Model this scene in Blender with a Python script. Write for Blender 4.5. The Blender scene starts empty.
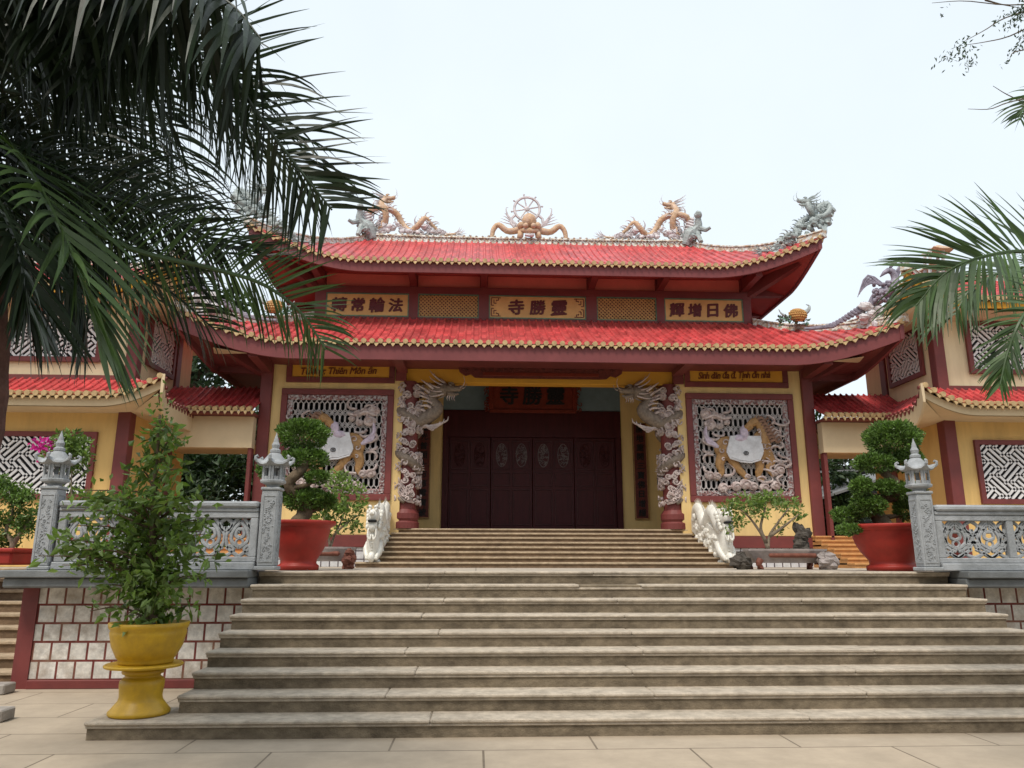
import bpy, math, random
import numpy as np
from mathutils import Vector, Matrix
random.seed(7); RNG = np.random.default_rng(7)
PI = math.pi; R = math.radians
scene = bpy.context.scene; COL = scene.collection

# ------------------------------------------------------------------ camera
F, TH, YAW, ROLL, EYE = 760.0, .2292, .0457, .0017, 1.5686
fw = np.array([math.sin(YAW)*math.cos(TH), math.cos(YAW)*math.cos(TH), math.sin(TH)])
ri = np.array([math.cos(YAW), -math.sin(YAW), 0.0]); up = np.cross(ri, fw)
ri, up = ri*math.cos(ROLL)+up*math.sin(ROLL), -ri*math.sin(ROLL)+up*math.cos(ROLL)
cd = bpy.data.cameras.new('camera'); cam = bpy.data.objects.new('camera', cd); COL.objects.link(cam)
cam.matrix_world = Matrix(((ri[0], up[0], -fw[0], 0), (ri[1], up[1], -fw[1], 0), (ri[2], up[2], -fw[2], EYE), (0, 0, 0, 1)))
cd.sensor_width = 36; cd.lens = F*36/1024; cd.clip_end = 4000; cd.clip_start = .05
scene.camera = cam

def at(x, y, Y):
    """world point seen at pixel x,y at distance Y along the depth axis (used to read off real positions)"""
    d = fw*F + ri*(x-512) - up*(y-384); q = d/d[1]*Y; q[2] += EYE
    return q
def V3(a): return np.array(a, dtype=float)

# ------------------------------------------------------------------ materials
MATS = {}
def mat(name, col, rough=.7, var=.18, scale=3.0, bump=0.0, bscale=40.0, spec=.35, metal=0.0, island=0.0, trans=0.0,
        dirt=None, dirt_amt=0.0, dirt_scale=1.2, stretch=(1, 1, 1), coat=0.0):
    m = bpy.data.materials.new(name); m.use_nodes = True; nt = m.node_tree; N = nt.nodes; L = nt.links
    b = N['Principled BSDF']; b.inputs['Roughness'].default_value = rough; b.inputs['Metallic'].default_value = metal
    b.inputs['Specular IOR Level'].default_value = spec
    if coat: b.inputs['Coat Weight'].default_value = coat; b.inputs['Coat Roughness'].default_value = .2
    tc = N.new('ShaderNodeTexCoord'); mp = N.new('ShaderNodeMapping'); mp.inputs['Scale'].default_value = stretch
    L.new(tc.outputs['Object'], mp.inputs['Vector'])
    no = N.new('ShaderNodeTexNoise'); no.inputs['Scale'].default_value = scale; no.inputs['Detail'].default_value = 6
    no.inputs['Roughness'].default_value = .65
    L.new(mp.outputs['Vector'], no.inputs['Vector'])
    mr = N.new('ShaderNodeMapRange'); mr.inputs['From Min'].default_value = .3; mr.inputs['From Max'].default_value = .7
    mr.inputs['To Min'].default_value = 1-var; mr.inputs['To Max'].default_value = 1+var
    L.new(no.outputs['Fac'], mr.inputs['Value'])
    fac = mr.outputs['Result']
    if island:
        ge = N.new('ShaderNodeNewGeometry'); m2 = N.new('ShaderNodeMapRange')
        m2.inputs['To Min'].default_value = 1-island; m2.inputs['To Max'].default_value = 1+island
        L.new(ge.outputs['Random Per Island'], m2.inputs['Value'])
        mu = N.new('ShaderNodeMath'); mu.operation = 'MULTIPLY'; L.new(fac, mu.inputs[0]); L.new(m2.outputs['Result'], mu.inputs[1])
        fac = mu.outputs[0]
    vm = N.new('ShaderNodeVectorMath'); vm.operation = 'SCALE'; vm.inputs[0].default_value = col
    L.new(fac, vm.inputs['Scale'])
    out = vm.outputs['Vector']
    if dirt is not None:
        n2 = N.new('ShaderNodeTexNoise'); n2.inputs['Scale'].default_value = dirt_scale; n2.inputs['Detail'].default_value = 8
        n2.inputs['Roughness'].default_value = .7
        L.new(mp.outputs['Vector'], n2.inputs['Vector'])
        m3 = N.new('ShaderNodeMapRange'); m3.inputs['From Min'].default_value = .45; m3.inputs['From Max'].default_value = .7
        m3.inputs['To Max'].default_value = dirt_amt; L.new(n2.outputs['Fac'], m3.inputs['Value'])
        mx = N.new('ShaderNodeMixRGB'); L.new(m3.outputs['Result'], mx.inputs['Fac']); L.new(out, mx.inputs['Color1'])
        mx.inputs['Color2'].default_value = (*dirt, 1); out = mx.outputs['Color']
    L.new(out, b.inputs['Base Color'])
    if bump:
        n3 = N.new('ShaderNodeTexNoise'); n3.inputs['Scale'].default_value = bscale; n3.inputs['Detail'].default_value = 5
        L.new(tc.outputs['Object'], n3.inputs['Vector'])
        bu = N.new('ShaderNodeBump'); bu.inputs['Strength'].default_value = bump; bu.inputs['Distance'].default_value = .02
        L.new(n3.outputs['Fac'], bu.inputs['Height']); L.new(bu.outputs['Normal'], b.inputs['Normal'])
    if trans:
        tr = N.new('ShaderNodeBsdfTranslucent'); ms = N.new('ShaderNodeMixShader'); ms.inputs[0].default_value = trans
        s2 = N.new('ShaderNodeVectorMath'); s2.operation = 'MULTIPLY'; s2.inputs[1].default_value = (1.3, 1.5, .6)
        L.new(out, s2.inputs[0]); L.new(s2.outputs[0], tr.inputs['Color'])
        L.new(b.outputs[0], ms.inputs[1]); L.new(tr.outputs[0], ms.inputs[2]); L.new(ms.outputs[0], N['Material Output'].inputs[0])
    MATS[name] = m
    return m

def brick_mat(name, c1, c2, grout, bw, bh, mortar, offset=.5, axes='XZ', rough=.7, shift=(0, 0), dirt=None, dirt_amt=.4, bump=.4, nvar=.2, nscale=5.0):
    m = bpy.data.materials.new(name); m.use_nodes = True; nt = m.node_tree; N = nt.nodes; L = nt.links
    b = N['Principled BSDF']; b.inputs['Roughness'].default_value = rough; b.inputs['Specular IOR Level'].default_value = .3
    tc = N.new('ShaderNodeTexCoord'); se = N.new('ShaderNodeSeparateXYZ'); cb = N.new('ShaderNodeCombineXYZ')
    L.new(tc.outputs['Object'], se.inputs[0])
    ax = {'X': 0, 'Y': 1, 'Z': 2}
    for i in (0, 1):
        ad = N.new('ShaderNodeMath'); ad.operation = 'ADD'; ad.inputs[1].default_value = shift[i]
        L.new(se.outputs[ax[axes[i]]], ad.inputs[0]); L.new(ad.outputs[0], cb.inputs[i])
    br = N.new('ShaderNodeTexBrick'); br.offset = offset; br.squash = 1
    br.inputs['Scale'].default_value = 1; br.inputs['Brick Width'].default_value = bw; br.inputs['Row Height'].default_value = bh
    br.inputs['Mortar Size'].default_value = mortar; br.inputs['Mortar Smooth'].default_value = .15; br.inputs['Bias'].default_value = 0
    br.inputs['Color1'].default_value = (*c1, 1); br.inputs['Color2'].default_value = (*c2, 1); br.inputs['Mortar'].default_value = (*grout, 1)
    L.new(cb.outputs[0], br.inputs['Vector'])
    no = N.new('ShaderNodeTexNoise'); no.inputs['Scale'].default_value = nscale; no.inputs['Detail'].default_value = 8; no.inputs['Roughness'].default_value = .7
    L.new(tc.outputs['Object'], no.inputs['Vector'])
    mr = N.new('ShaderNodeMapRange'); mr.inputs['From Min'].default_value = .3; mr.inputs['From Max'].default_value = .7
    mr.inputs['To Min'].default_value = 1-nvar; mr.inputs['To Max'].default_value = 1+nvar; L.new(no.outputs['Fac'], mr.inputs['Value'])
    vm = N.new('ShaderNodeVectorMath'); vm.operation = 'SCALE'; L.new(br.outputs['Color'], vm.inputs[0]); L.new(mr.outputs[0], vm.inputs['Scale'])
    out = vm.outputs[0]
    if dirt:
        n2 = N.new('ShaderNodeTexNoise'); n2.inputs['Scale'].default_value = 1.7; n2.inputs['Detail'].default_value = 9; n2.inputs['Roughness'].default_value = .75
        L.new(tc.outputs['Object'], n2.inputs['Vector'])
        m3 = N.new('ShaderNodeMapRange'); m3.inputs['From Min'].default_value = .45; m3.inputs['From Max'].default_value = .72; m3.inputs['To Max'].default_value = dirt_amt
        L.new(n2.outputs['Fac'], m3.inputs['Value']); mx = N.new('ShaderNodeMixRGB'); L.new(m3.outputs[0], mx.inputs['Fac'])
        L.new(out, mx.inputs['Color1']); mx.inputs['Color2'].default_value = (*dirt, 1); out = mx.outputs[0]
    L.new(out, b.inputs['Base Color'])
    bu = N.new('ShaderNodeBump'); bu.inputs['Strength'].default_value = bump; bu.inputs['Distance'].default_value = .01; bu.invert = True
    L.new(br.outputs['Fac'], bu.inputs['Height']); L.new(bu.outputs[0], b.inputs['Normal'])
    MATS[name] = m
    return m

def mosaic_mat(name, cols, scale, rough=.5):
    m = bpy.data.materials.new(name); m.use_nodes = True; nt = m.node_tree; N = nt.nodes; L = nt.links
    b = N['Principled BSDF']; b.inputs['Roughness'].default_value = rough
    tc = N.new('ShaderNodeTexCoord'); vo = N.new('ShaderNodeTexVoronoi'); vo.inputs['Scale'].default_value = scale
    L.new(tc.outputs['Object'], vo.inputs['Vector'])
    cr = N.new('ShaderNodeValToRGB'); cr.color_ramp.interpolation = 'CONSTANT'
    se = N.new('ShaderNodeSeparateColor'); L.new(vo.outputs['Color'], se.inputs[0]); L.new(se.outputs[0], cr.inputs[0])
    els = cr.color_ramp.elements
    while len(els) < len(cols): els.new(.5)
    for i, c in enumerate(cols):
        els[i].position = i/len(cols); els[i].color = (*c, 1)
    L.new(cr.outputs[0], b.inputs['Base Color'])
    bu = N.new('ShaderNodeBump'); bu.inputs['Strength'].default_value = .6; bu.inputs['Distance'].default_value = .02
    L.new(vo.outputs['Distance'], bu.inputs['Height']); L.new(bu.outputs[0], b.inputs['Normal'])
    MATS[name] = m
    return m

M_tile = mat('red_glazed_tile', (.50, .060, .062), .40, .30, 2.2, .25, 60, .5, dirt=(.36, .09, .08), dirt_amt=.6, dirt_scale=1.1)
def tile_variation(m):
    nt = m.node_tree; N = nt.nodes; L = nt.links; b = N['Principled BSDF']; src = b.inputs['Base Color'].links[0].from_socket
    tc = N.new('ShaderNodeTexCoord'); sn = N.new('ShaderNodeVectorMath'); sn.operation = 'DIVIDE'; sn.inputs[1].default_value = (.1918, .235, 1000)
    L.new(tc.outputs['Object'], sn.inputs[0]); fl = N.new('ShaderNodeVectorMath'); fl.operation = 'FLOOR'; L.new(sn.outputs[0], fl.inputs[0])
    wn = N.new('ShaderNodeTexWhiteNoise'); wn.noise_dimensions = '3D'; L.new(fl.outputs[0], wn.inputs['Vector'])
    mr = N.new('ShaderNodeMapRange'); mr.inputs['To Min'].default_value = .72; mr.inputs['To Max'].default_value = 1.22; L.new(wn.outputs['Value'], mr.inputs['Value'])
    fr = N.new('ShaderNodeVectorMath'); fr.operation = 'FRACTION'; L.new(sn.outputs[0], fr.inputs[0]); se = N.new('ShaderNodeSeparateXYZ'); L.new(fr.outputs[0], se.inputs[0])
    lt = N.new('ShaderNodeMath'); lt.operation = 'LESS_THAN'; lt.inputs[1].default_value = .10; L.new(se.outputs[1], lt.inputs[0])
    m2 = N.new('ShaderNodeMath'); m2.operation = 'MULTIPLY_ADD'; m2.inputs[1].default_value = -.45; m2.inputs[2].default_value = 1; L.new(lt.outputs[0], m2.inputs[0])
    mu = N.new('ShaderNodeMath'); mu.operation = 'MULTIPLY'; L.new(mr.outputs[0], mu.inputs[0]); L.new(m2.outputs[0], mu.inputs[1])
    sc = N.new('ShaderNodeVectorMath'); sc.operation = 'SCALE'; L.new(src, sc.inputs[0]); L.new(mu.outputs[0], sc.inputs['Scale']); L.new(sc.outputs[0], b.inputs['Base Color'])
tile_variation(M_tile)
M_gold = mat('gold_tile_end', (.46, .32, .16), .6, .3, 8, .2, 60)
M_maroon = mat('maroon_paint', (.17, .038, .034), .55, .15, 2, .06, 30, dirt=(.09, .03, .03), dirt_amt=.5)
M_fascia = mat('maroon_fascia_paint', (.17, .042, .042), .5, .15, 2, .05, 30)
M_soffit = mat('red_soffit_paint', (.30, .055, .045), .6, .15, 2, .05, 30)
M_pink = mat('salmon_wall_paint', (.62, .17, .13), .65, .1, 2, .05, 30)
M_cream = mat('cream_wall_paint', (.74, .53, .23), .75, .07, 1.4, .05, 60, .2, dirt=(.44, .31, .16), dirt_amt=.5, dirt_scale=1.6, stretch=(1.6, 1.6, .3))
M_creampale = mat('pale_cream_wall_paint', (.76, .62, .40), .75, .07, 1.4, .05, 60, .2, dirt=(.50, .38, .22), dirt_amt=.45, dirt_scale=1.6, stretch=(1.6, 1.6, .3))
M_wingwall = mat('warm_yellow_wall_paint', (.68, .45, .17), .75, .07, 1.2, .05, 60, .2, dirt=(.42, .27, .11), dirt_amt=.5, dirt_scale=1.6, stretch=(1.6, 1.6, .3))
M_yellow = mat('ochre_wall_paint', (.62, .31, .04), .75, .08, 1.4, .05, 60, .2, dirt=(.45, .26, .07), dirt_amt=.3)
M_beige = mat('beige_soffit_paint', (.60, .47, .30), .75, .08, 1.6, .04, 50, .2)
M_greyblue = mat('grey_blue_wall_paint', (.16, .22, .24), .7, .15, 3)
M_door = mat('dark_lacquered_wood', (.058, .010, .011), .5, .25, 4, .08, 60, .22, stretch=(3, 3, .5))
M_doortrim = mat('worn_door_moulding', (.060, .014, .014), .5, .3, 6)
M_carvegrey = mat('worn_door_carving', (.20, .17, .17), .45, .4, 20)
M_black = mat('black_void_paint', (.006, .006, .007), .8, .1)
M_redboard = mat('red_lacquer_board', (.16, .024, .012), .4, .25, 6)
M_browncarve = mat('dark_carved_wood', (.12, .025, .018), .55, .4, 14, .4, 30)
M_signgold = mat('gold_sign_ground', (.62, .36, .12), .5, .14, 2.5)
M_signpanel = mat('gold_lattice_paint', (.48, .27, .09), .5, .2, 6)
M_letter = mat('dark_red_lettering', (.10, .010, .010), .5, .1)
M_inkletter = mat('black_lettering', (.012, .010, .010), .5, .1)
M_scriptletter = mat('brown_script_lettering', (.15, .035, .012), .6, .2)
M_greenframe = mat('green_frame_paint', (.10, .20, .13), .55, .3, 8)
M_white = mat('white_lattice_paint', (.72, .70, .70), .6, .08, 6, 0, 40)
M_lattice = mat('stone_white_lattice', (.44, .40, .385), .6, .25, 9, .1, 50)
M_carvwhite = mat('white_carved_plaster', (.74, .72, .66), .6, .14, 8, .35, 28, dirt=(.45, .42, .36), dirt_amt=.4, dirt_scale=6)
M_cloud = mat('pale_cloud_plaster', (.50, .42, .395), .6, .4, 9, .3, 30, dirt=(.20, .085, .075), dirt_amt=.7, dirt_scale=8)
M_dragonbody = mat('olive_dragon_scale', (.20, .155, .12), .5, .4, 14, .6, 26)
M_dragongold = mat('weathered_gold_dragon', (.50, .33, .20), .6, .35, 12, .7, 24, dirt=(.55, .43, .38), dirt_amt=.8, dirt_scale=7)
M_dragonpale = mat('pale_grey_dragon_glaze', (.56, .53, .54), .5, .3, 12, .5, 24)
M_dragonsilver = mat('silver_grey_dragon', (.31, .35, .345), .5, .35, 10, .6, 24)
M_phoenix = mat('violet_grey_phoenix', (.22, .195, .24), .5, .4, 9, .5, 24)
M_qilin = mat('gold_relief_paint', (.34, .19, .075), .5, .3, 10, .3, 30)
M_mane = mat('brown_mane_paint', (.22, .125, .085), .6, .3, 10)
M_cloth = mat('pale_saddle_paint', (.58, .58, .60), .6, .15, 8, .2, 28, dirt=(.40, .38, .38), dirt_amt=.5, dirt_scale=6)
M_lilac = mat('lilac_relief_paint', (.50, .42, .50), .6, .3, 12, .3, 30)
M_ridge = mosaic_mat('ridge_mosaic', [(.55, .50, .42), (.30, .26, .2), (.62, .6, .55), (.42, .30, .2), (.5, .52, .5)], 16)
M_border = mosaic_mat('mosaic_border', [(.30, .15, .14), (.42, .38, .37), (.17, .08, .08), (.36, .26, .25), (.46, .42, .42)], 22)
M_stone = mat('grey_carved_stone', (.33, .345, .36), .75, .2, 5, .35, 45, .25, dirt=(.14, .15, .14), dirt_amt=.6, dirt_scale=2.2)
M_stonedark = mat('dark_recessed_stone', (.17, .18, .19), .8, .3, 20, .5, 40, .2)
M_capstone = mat('dark_grey_coping', (.17, .18, .185), .7, .25, 3, .3, 50, .25, dirt=(.08, .085, .08), dirt_amt=.6)
M_redpot = mat('red_glazed_pot', (.31, .022, .014), .5, .22, 4, .1, 20, .35, dirt=(.22, .04, .025), dirt_amt=.5)
M_yellowpot = mat('yellow_glazed_pot', (.50, .30, .012), .42, .2, 4, .10, 20, .4, dirt=(.26, .15, .03), dirt_amt=.6, dirt_scale=3)
M_bark = mat('bark', (.12, .09, .06), .9, .4, 10, .8, 30, .1)
M_barkpale = mat('pale_bark', (.24, .19, .14), .9, .3, 10, .6, 30, .1)
M_soil = mat('potting_soil', (.05, .035, .025), .95, .4, 14, .8, 40, .1)
M_leafbonsai = mat('bonsai_leaf', (.095, .165, .034), .45, .35, 6, 0, 1, .4, island=.5, trans=.2)
M_leafshrub = mat('shrub_leaf', (.125, .195, .045), .4, .3, 5, 0, 1, .4, island=.5, trans=.28)
M_leaflight = mat('light_green_leaf', (.15, .22, .055), .45, .3, 5, 0, 1, .4, island=.45, trans=.3)
M_leafdark = mat('dark_tree_leaf', (.026, .05, .018), .5, .4, 2, 0, 1, .3, island=.5, trans=.15)
M_palm = mat('palm_leaflet_shaded', (.017, .030, .015), .45, .35, 3, 0, 1, .35, island=.5, trans=.12)  # leaflet colour darkened, so the backlit shade is put into it
M_palmlit = mat('palm_leaflet_lit', (.050, .088, .030), .45, .3, 3, 0, 1, .35, island=.45, trans=.2)  # paler copy of the leaflet, with the lit tone put into its colour
M_rachis = mat('palm_rachis', (.10, .12, .05), .5, .3, 6)
M_flower = mat('magenta_bract', (.55, .03, .35), .6, .2, 5, island=.3, trans=.3)
M_tray = mat('grey_ceramic_tray', (.30, .26, .245), .55, .25, 6, .2, 30)
M_traydark = mat('rust_brown_tray_panel', (.16, .055, .035), .7, .3, 12, .3, 40)
M_rock = mat('dark_garden_rock', (.065, .055, .045), .85, .45, 9, .9, 22)
M_orange = mat('orange_terrazzo_step', (.50, .25, .09), .6, .15, 6, .1, 60)
M_metal = mat('grey_sheet_roof', (.20, .21, .22), .6, .2, 3)
M_darksteel = mat('dark_steel', (.035, .035, .04), .6, .2, 3)
M_kerb = mat('kerb_stone', (.30, .27, .24), .8, .2, 5, .3, 50)
M_palmtrunk = mat('red_brown_palm_trunk', (.10, .05, .04), .85, .35, 8, .6, 30)

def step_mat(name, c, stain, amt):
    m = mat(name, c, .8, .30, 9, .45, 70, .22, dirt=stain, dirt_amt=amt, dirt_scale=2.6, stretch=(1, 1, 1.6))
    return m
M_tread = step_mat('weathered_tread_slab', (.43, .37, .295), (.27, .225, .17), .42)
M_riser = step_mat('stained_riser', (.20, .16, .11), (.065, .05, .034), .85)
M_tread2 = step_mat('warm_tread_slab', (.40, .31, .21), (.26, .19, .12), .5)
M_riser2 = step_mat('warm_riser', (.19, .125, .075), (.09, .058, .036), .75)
M_paving = brick_mat('paving_slabs', (.41, .335, .25), (.37, .305, .23), (.16, .125, .09), 1.78, .78, .010, .55, 'XY', .8, (.72, .0), (.33, .27, .2), .5, .3, .14, 2.5)
M_court = brick_mat('court_paving', (.42, .36, .29), (.38, .33, .27), (.2, .17, .13), .6, .6, .008, 0, 'XY', .8)
M_ashlar = brick_mat('white_stone_blocks', (.66, .63, .58), (.57, .54, .49), (.15, .03, .025), .225, .228, .015, .42, 'XZ', .75, (.05, .1235), (.27, .19, .12), 1.0, .5, .32, 9)
M_whitetile = brick_mat('white_tiles', (.62, .62, .62), (.56, .56, .58), (.07, .05, .06), .20, .19, .014, 0, 'XZ', .4, (0, .02), None)
M_ground = mat('far_ground', (.20, .17, .13), .9, .25, .4, 0)

# ------------------------------------------------------------------ mesh builder
ORIG = {}
class MB:
    def __init__(s): s.v = []; s.f = []; s.n = 0; s.blocks = []
    def add(s, verts, faces):
        k = s.n; verts = np.asarray(verts, float).reshape(-1, 3)
        s.v.append(verts); s.n += len(verts)
        s.f.extend([tuple(i+k for i in f) for f in faces]); return s
    def box(s, x0, x1, y0, y1, z0, z1):
        v = [(x0, y0, z0), (x1, y0, z0), (x1, y1, z0), (x0, y1, z0), (x0, y0, z1), (x1, y0, z1), (x1, y1, z1), (x0, y1, z1)]
        return s.add(v, [(0, 3, 2, 1), (4, 5, 6, 7), (0, 1, 5, 4), (1, 2, 6, 5), (2, 3, 7, 6), (3, 0, 4, 7)])
    def bbox(s, x0, x1, y0, y1, z0, z1, b=.01):
        """box with chamfered edges"""
        xs, ys, zs = (x0, x1), (y0, y1), (z0, z1); v = []; idx = {}
        for i in (0, 1):
            for j in (0, 1):
                for k in (0, 1):
                    dx, dy, dz = (b if i == 0 else -b), (b if j == 0 else -b), (b if k == 0 else -b)
                    idx[i, j, k] = len(v)
                    v += [(xs[i], ys[j]+dy, zs[k]+dz), (xs[i]+dx, ys[j], zs[k]+dz), (xs[i]+dx, ys[j]+dy, zs[k])]
        f = []
        q = lambda a, b_, c, d, t: f.append((idx[a]+t, idx[b_]+t, idx[c]+t, idx[d]+t))
        for i in (0, 1):
            q((i, 0, 0), (i, 1, 0), (i, 1, 1), (i, 0, 1), 0); q((0, i, 0), (1, i, 0), (1, i, 1), (0, i, 1), 1); q((0, 0, i), (1, 0, i), (1, 1, i), (0, 1, i), 2)
        for a in (0, 1):
            for c in (0, 1):
                A, B = idx[0, a, c], idx[1, a, c]; f.append((A+1, B+1, B+2, A+2))
                A, B = idx[a, 0, c], idx[a, 1, c]; f.append((A+0, B+0, B+2, A+2))
                A, B = idx[a, c, 0], idx[a, c, 1]; f.append((A+0, B+0, B+1, A+1))
        for k_ in idx.values(): f.append((k_, k_+1, k_+2))
        return s.add(v, f)
    def bar(s, p, q, w, h, upv=(0, 0, 1)):
        p, q, u = V3(p), V3(q), V3(upv); d = q-p; d /= np.linalg.norm(d)
        a = np.cross(d, u)
        if np.linalg.norm(a) < 1e-6: a = np.cross(d, V3((1, 0, 0)))
        a /= np.linalg.norm(a); c = np.cross(a, d)
        v = [b+a*i*w/2+c*j*h/2 for b in (p, q) for i, j in ((-1, -1), (1, -1), (1, 1), (-1, 1))]
        return s.add(v, [(0, 3, 2, 1), (4, 5, 6, 7), (0, 1, 5, 4), (1, 2, 6, 5), (2, 3, 7, 6), (3, 0, 4, 7)])
    def tube(s, pts, rad, n=8, flat=1.0, caps=True):
        pts = [V3(p) for p in pts]; m = len(pts)
        rad = [rad]*m if np.isscalar(rad) else list(rad)
        v = []; ref = None
        for i, p in enumerate(pts):
            t = pts[min(i+1, m-1)]-pts[max(i-1, 0)]; t /= (np.linalg.norm(t)+1e-9)
            if ref is None:
                ref = np.cross(t, V3((0, 1, 0)) if abs(t[1]) < .9 else V3((1, 0, 0)))
            a = ref-t*np.dot(ref, t); a /= (np.linalg.norm(a)+1e-9); ref = a; b = np.cross(t, a)
            for k in range(n):
                an = 2*PI*k/n; v.append(p+rad[i]*(a*math.cos(an)+b*math.sin(an)*flat))
        f = [(i*n+k, i*n+(k+1) % n, (i+1)*n+(k+1) % n, (i+1)*n+k) for i in range(m-1) for k in range(n)]
        if caps: f += [tuple(range(n-1, -1, -1)), tuple((m-1)*n+k for k in range(n))]
        return s.add(v, f)
    def lathe(s, prof, c, n=24, sx=1, sy=1, rot=0):
        v = []; m = len(prof)
        for r_, z in prof:
            for k in range(n):
                a = 2*PI*k/n+rot; v.append((c[0]+r_*math.cos(a)*sx, c[1]+r_*math.sin(a)*sy, c[2]+z))
        f = [(i*n+k, i*n+(k+1) % n, (i+1)*n+(k+1) % n, (i+1)*n+k) for i in range(m-1) for k in range(n)]
        f += [tuple(range(n-1, -1, -1)), tuple((m-1)*n+k for k in range(n))]
        return s.add(v, f)
    def ball(s, c, r, n=10, m=7, amp=0.0, seed=0):
        r = (r, r, r) if np.isscalar(r) else r; v = []; rr = random.Random(seed*77+int(c[0]*100))
        for i in range(m+1):
            th = PI*i/m
            for k in range(n):
                a = 2*PI*k/n; q = 1+amp*rr.uniform(-1, 1)
                v.append((c[0]+r[0]*q*math.sin(th)*math.cos(a), c[1]+r[1]*q*math.sin(th)*math.sin(a), c[2]+r[2]*q*math.cos(th)))
        f = [(i*n+k, (i+1)*n+k, (i+1)*n+(k+1) % n, i*n+(k+1) % n) for i in range(m) for k in range(n)]
        return s.add(v, f)
    def prism(s, poly, y0, y1):
        """polygon in XZ extruded along Y"""
        n = len(poly)
        v = [(x, y0, z) for x, z in poly]+[(x, y1, z) for x, z in poly]
        f = [tuple(range(n)), tuple(range(2*n-1, n-1, -1))]+[(i, i+n, (i+1) % n+n, (i+1) % n) for i in range(n)]
        return s.add(v, f)
    def build(s, name, m, parent=None, smooth=False, kind=None):
        v = np.concatenate(s.v) if s.v else np.zeros((0, 3))
        o0 = ORIG.get(parent.name, np.zeros(3)) if parent else np.zeros(3)
        me = bpy.data.meshes.new(name); me.from_pydata((v-o0).tolist(), [], s.f); me.materials.append(m)
        if smooth: me.shade_smooth()
        me.update()
        o = bpy.data.objects.new(name, me); COL.objects.link(o)
        if parent: o.parent = parent; ORIG[o.name] = o0
        if kind: o['kind'] = kind
        return o

def thing(name, label, cat, loc=(0, 0, 0), group=None):
    o = bpy.data.objects.new(name, None); COL.objects.link(o); o.location = loc; o.empty_display_size = .2
    o['label'] = label; o['category'] = cat
    if group: o['group'] = group
    ORIG[o.name] = V3(loc)
    return o
def tag(o, label, cat, group=None):
    o['label'] = label; o['category'] = cat
    if group: o['group'] = group
    return o
def dup(root, loc, label, group=None, mirror=False):
    r = root.copy(); COL.objects.link(r); r.location = loc; r['label'] = label
    if group: r['group'] = group
    if mirror: r.scale = (-root.scale[0], root.scale[1], root.scale[2])
    for ch in list(root.children):
        c = ch.copy(); COL.objects.link(c); c.parent = r
        for g in ch.children:
            d = g.copy(); COL.objects.link(d); d.parent = c
    return r
def cr_spline(pts, n):
    """Catmull-Rom through pts"""
    P = [V3(p) for p in pts]; P = [2*P[0]-P[1]]+P+[2*P[-1]-P[-2]]; out = []
    m = len(P)-3
    for i in range(n+1):
        t = i/n*m; k = min(int(t), m-1); u = t-k; a, b, c, d = P[k:k+4]
        out.append(.5*((2*b)+(-a+c)*u+(2*a-5*b+4*c-d)*u*u+(-a+3*b-3*c+d)*u**3))
    return out
def text_geo(s, size, depth=.02, bold=0.0, shear=0.0, space=1.0):
    cu = bpy.data.curves.new('t', 'FONT'); cu.body = s; cu.size = size; cu.extrude = depth/2; cu.offset = bold
    cu.align_x = 'CENTER'; cu.align_y = 'CENTER'; cu.shear = shear; cu.space_character = space; cu.resolution_u = 3
    o = bpy.data.objects.new('t', cu); COL.objects.link(o)
    dg = bpy.context.evaluated_depsgraph_get(); me = bpy.data.meshes.new_from_object(o.evaluated_get(dg))
    v = np.array([tuple(x.co) for x in me.vertices]).reshape(-1, 3); f = [tuple(p.vertices) for p in me.polygons]
    bpy.data.objects.remove(o); bpy.data.curves.remove(cu); bpy.data.meshes.remove(me)
    return v, f
def put_text(mb, s, c, size, depth=.02, bold=0.0, shear=0.0, space=1.0, wscale=1.0, lean=0.0, width=None):
    """lettering facing -Y centred at c"""
    v, f = text_geo(s, size, depth, 0, shear, space)
    if len(v) == 0: return
    cx, cy = (v[:, 0].min()+v[:, 0].max())/2, (v[:, 1].min()+v[:, 1].max())/2
    if width: wscale = width/(v[:, 0].max()-v[:, 0].min())
    w = np.stack([(v[:, 0]-cx)*wscale, -v[:, 2], (v[:, 1]-cy)+(v[:, 0]-cx)*lean], 1)+V3(c)
    for i, (dx, dz) in enumerate(((0, 0), (bold, 0), (-bold, 0), (0, bold*.7), (0, -bold*.7), (bold*.6, bold*.5), (-bold*.6, -bold*.5)) if bold else ((0, 0),)):
        mb.add(w+V3((dx, -.0012*i, dz)), f)

# leaves -------------------------------------------------------------
def leaves(mb, P, D, Ln, wid=.4, fold=.25):
    P = np.asarray(P, float); D = np.asarray(D, float); n = len(P)
    if n == 0: return
    D = D/(np.linalg.norm(D, axis=1, keepdims=True)+1e-9)
    rnd = RNG.normal(size=(n, 3)); S = np.cross(D, rnd); S /= (np.linalg.norm(S, axis=1, keepdims=True)+1e-9)
    N = np.cross(S, D); Ln = np.broadcast_to(np.asarray(Ln, float), (n,))[:, None]
    mid = P+D*Ln*.5
    v = np.empty((n, 4, 3)); v[:, 0] = P; v[:, 1] = mid+S*Ln*wid*.5+N*Ln*wid*fold; v[:, 2] = P+D*Ln; v[:, 3] = mid-S*Ln*wid*.5+N*Ln*wid*fold
    k = mb.n; mb.v.append(v.reshape(-1, 3)); mb.n += 4*n
    b = k+4*np.arange(n)
    mb.f.extend(np.stack([b, b+1, b+2], 1).tolist()); mb.f.extend(np.stack([b, b+2, b+3], 1).tolist())
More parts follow.
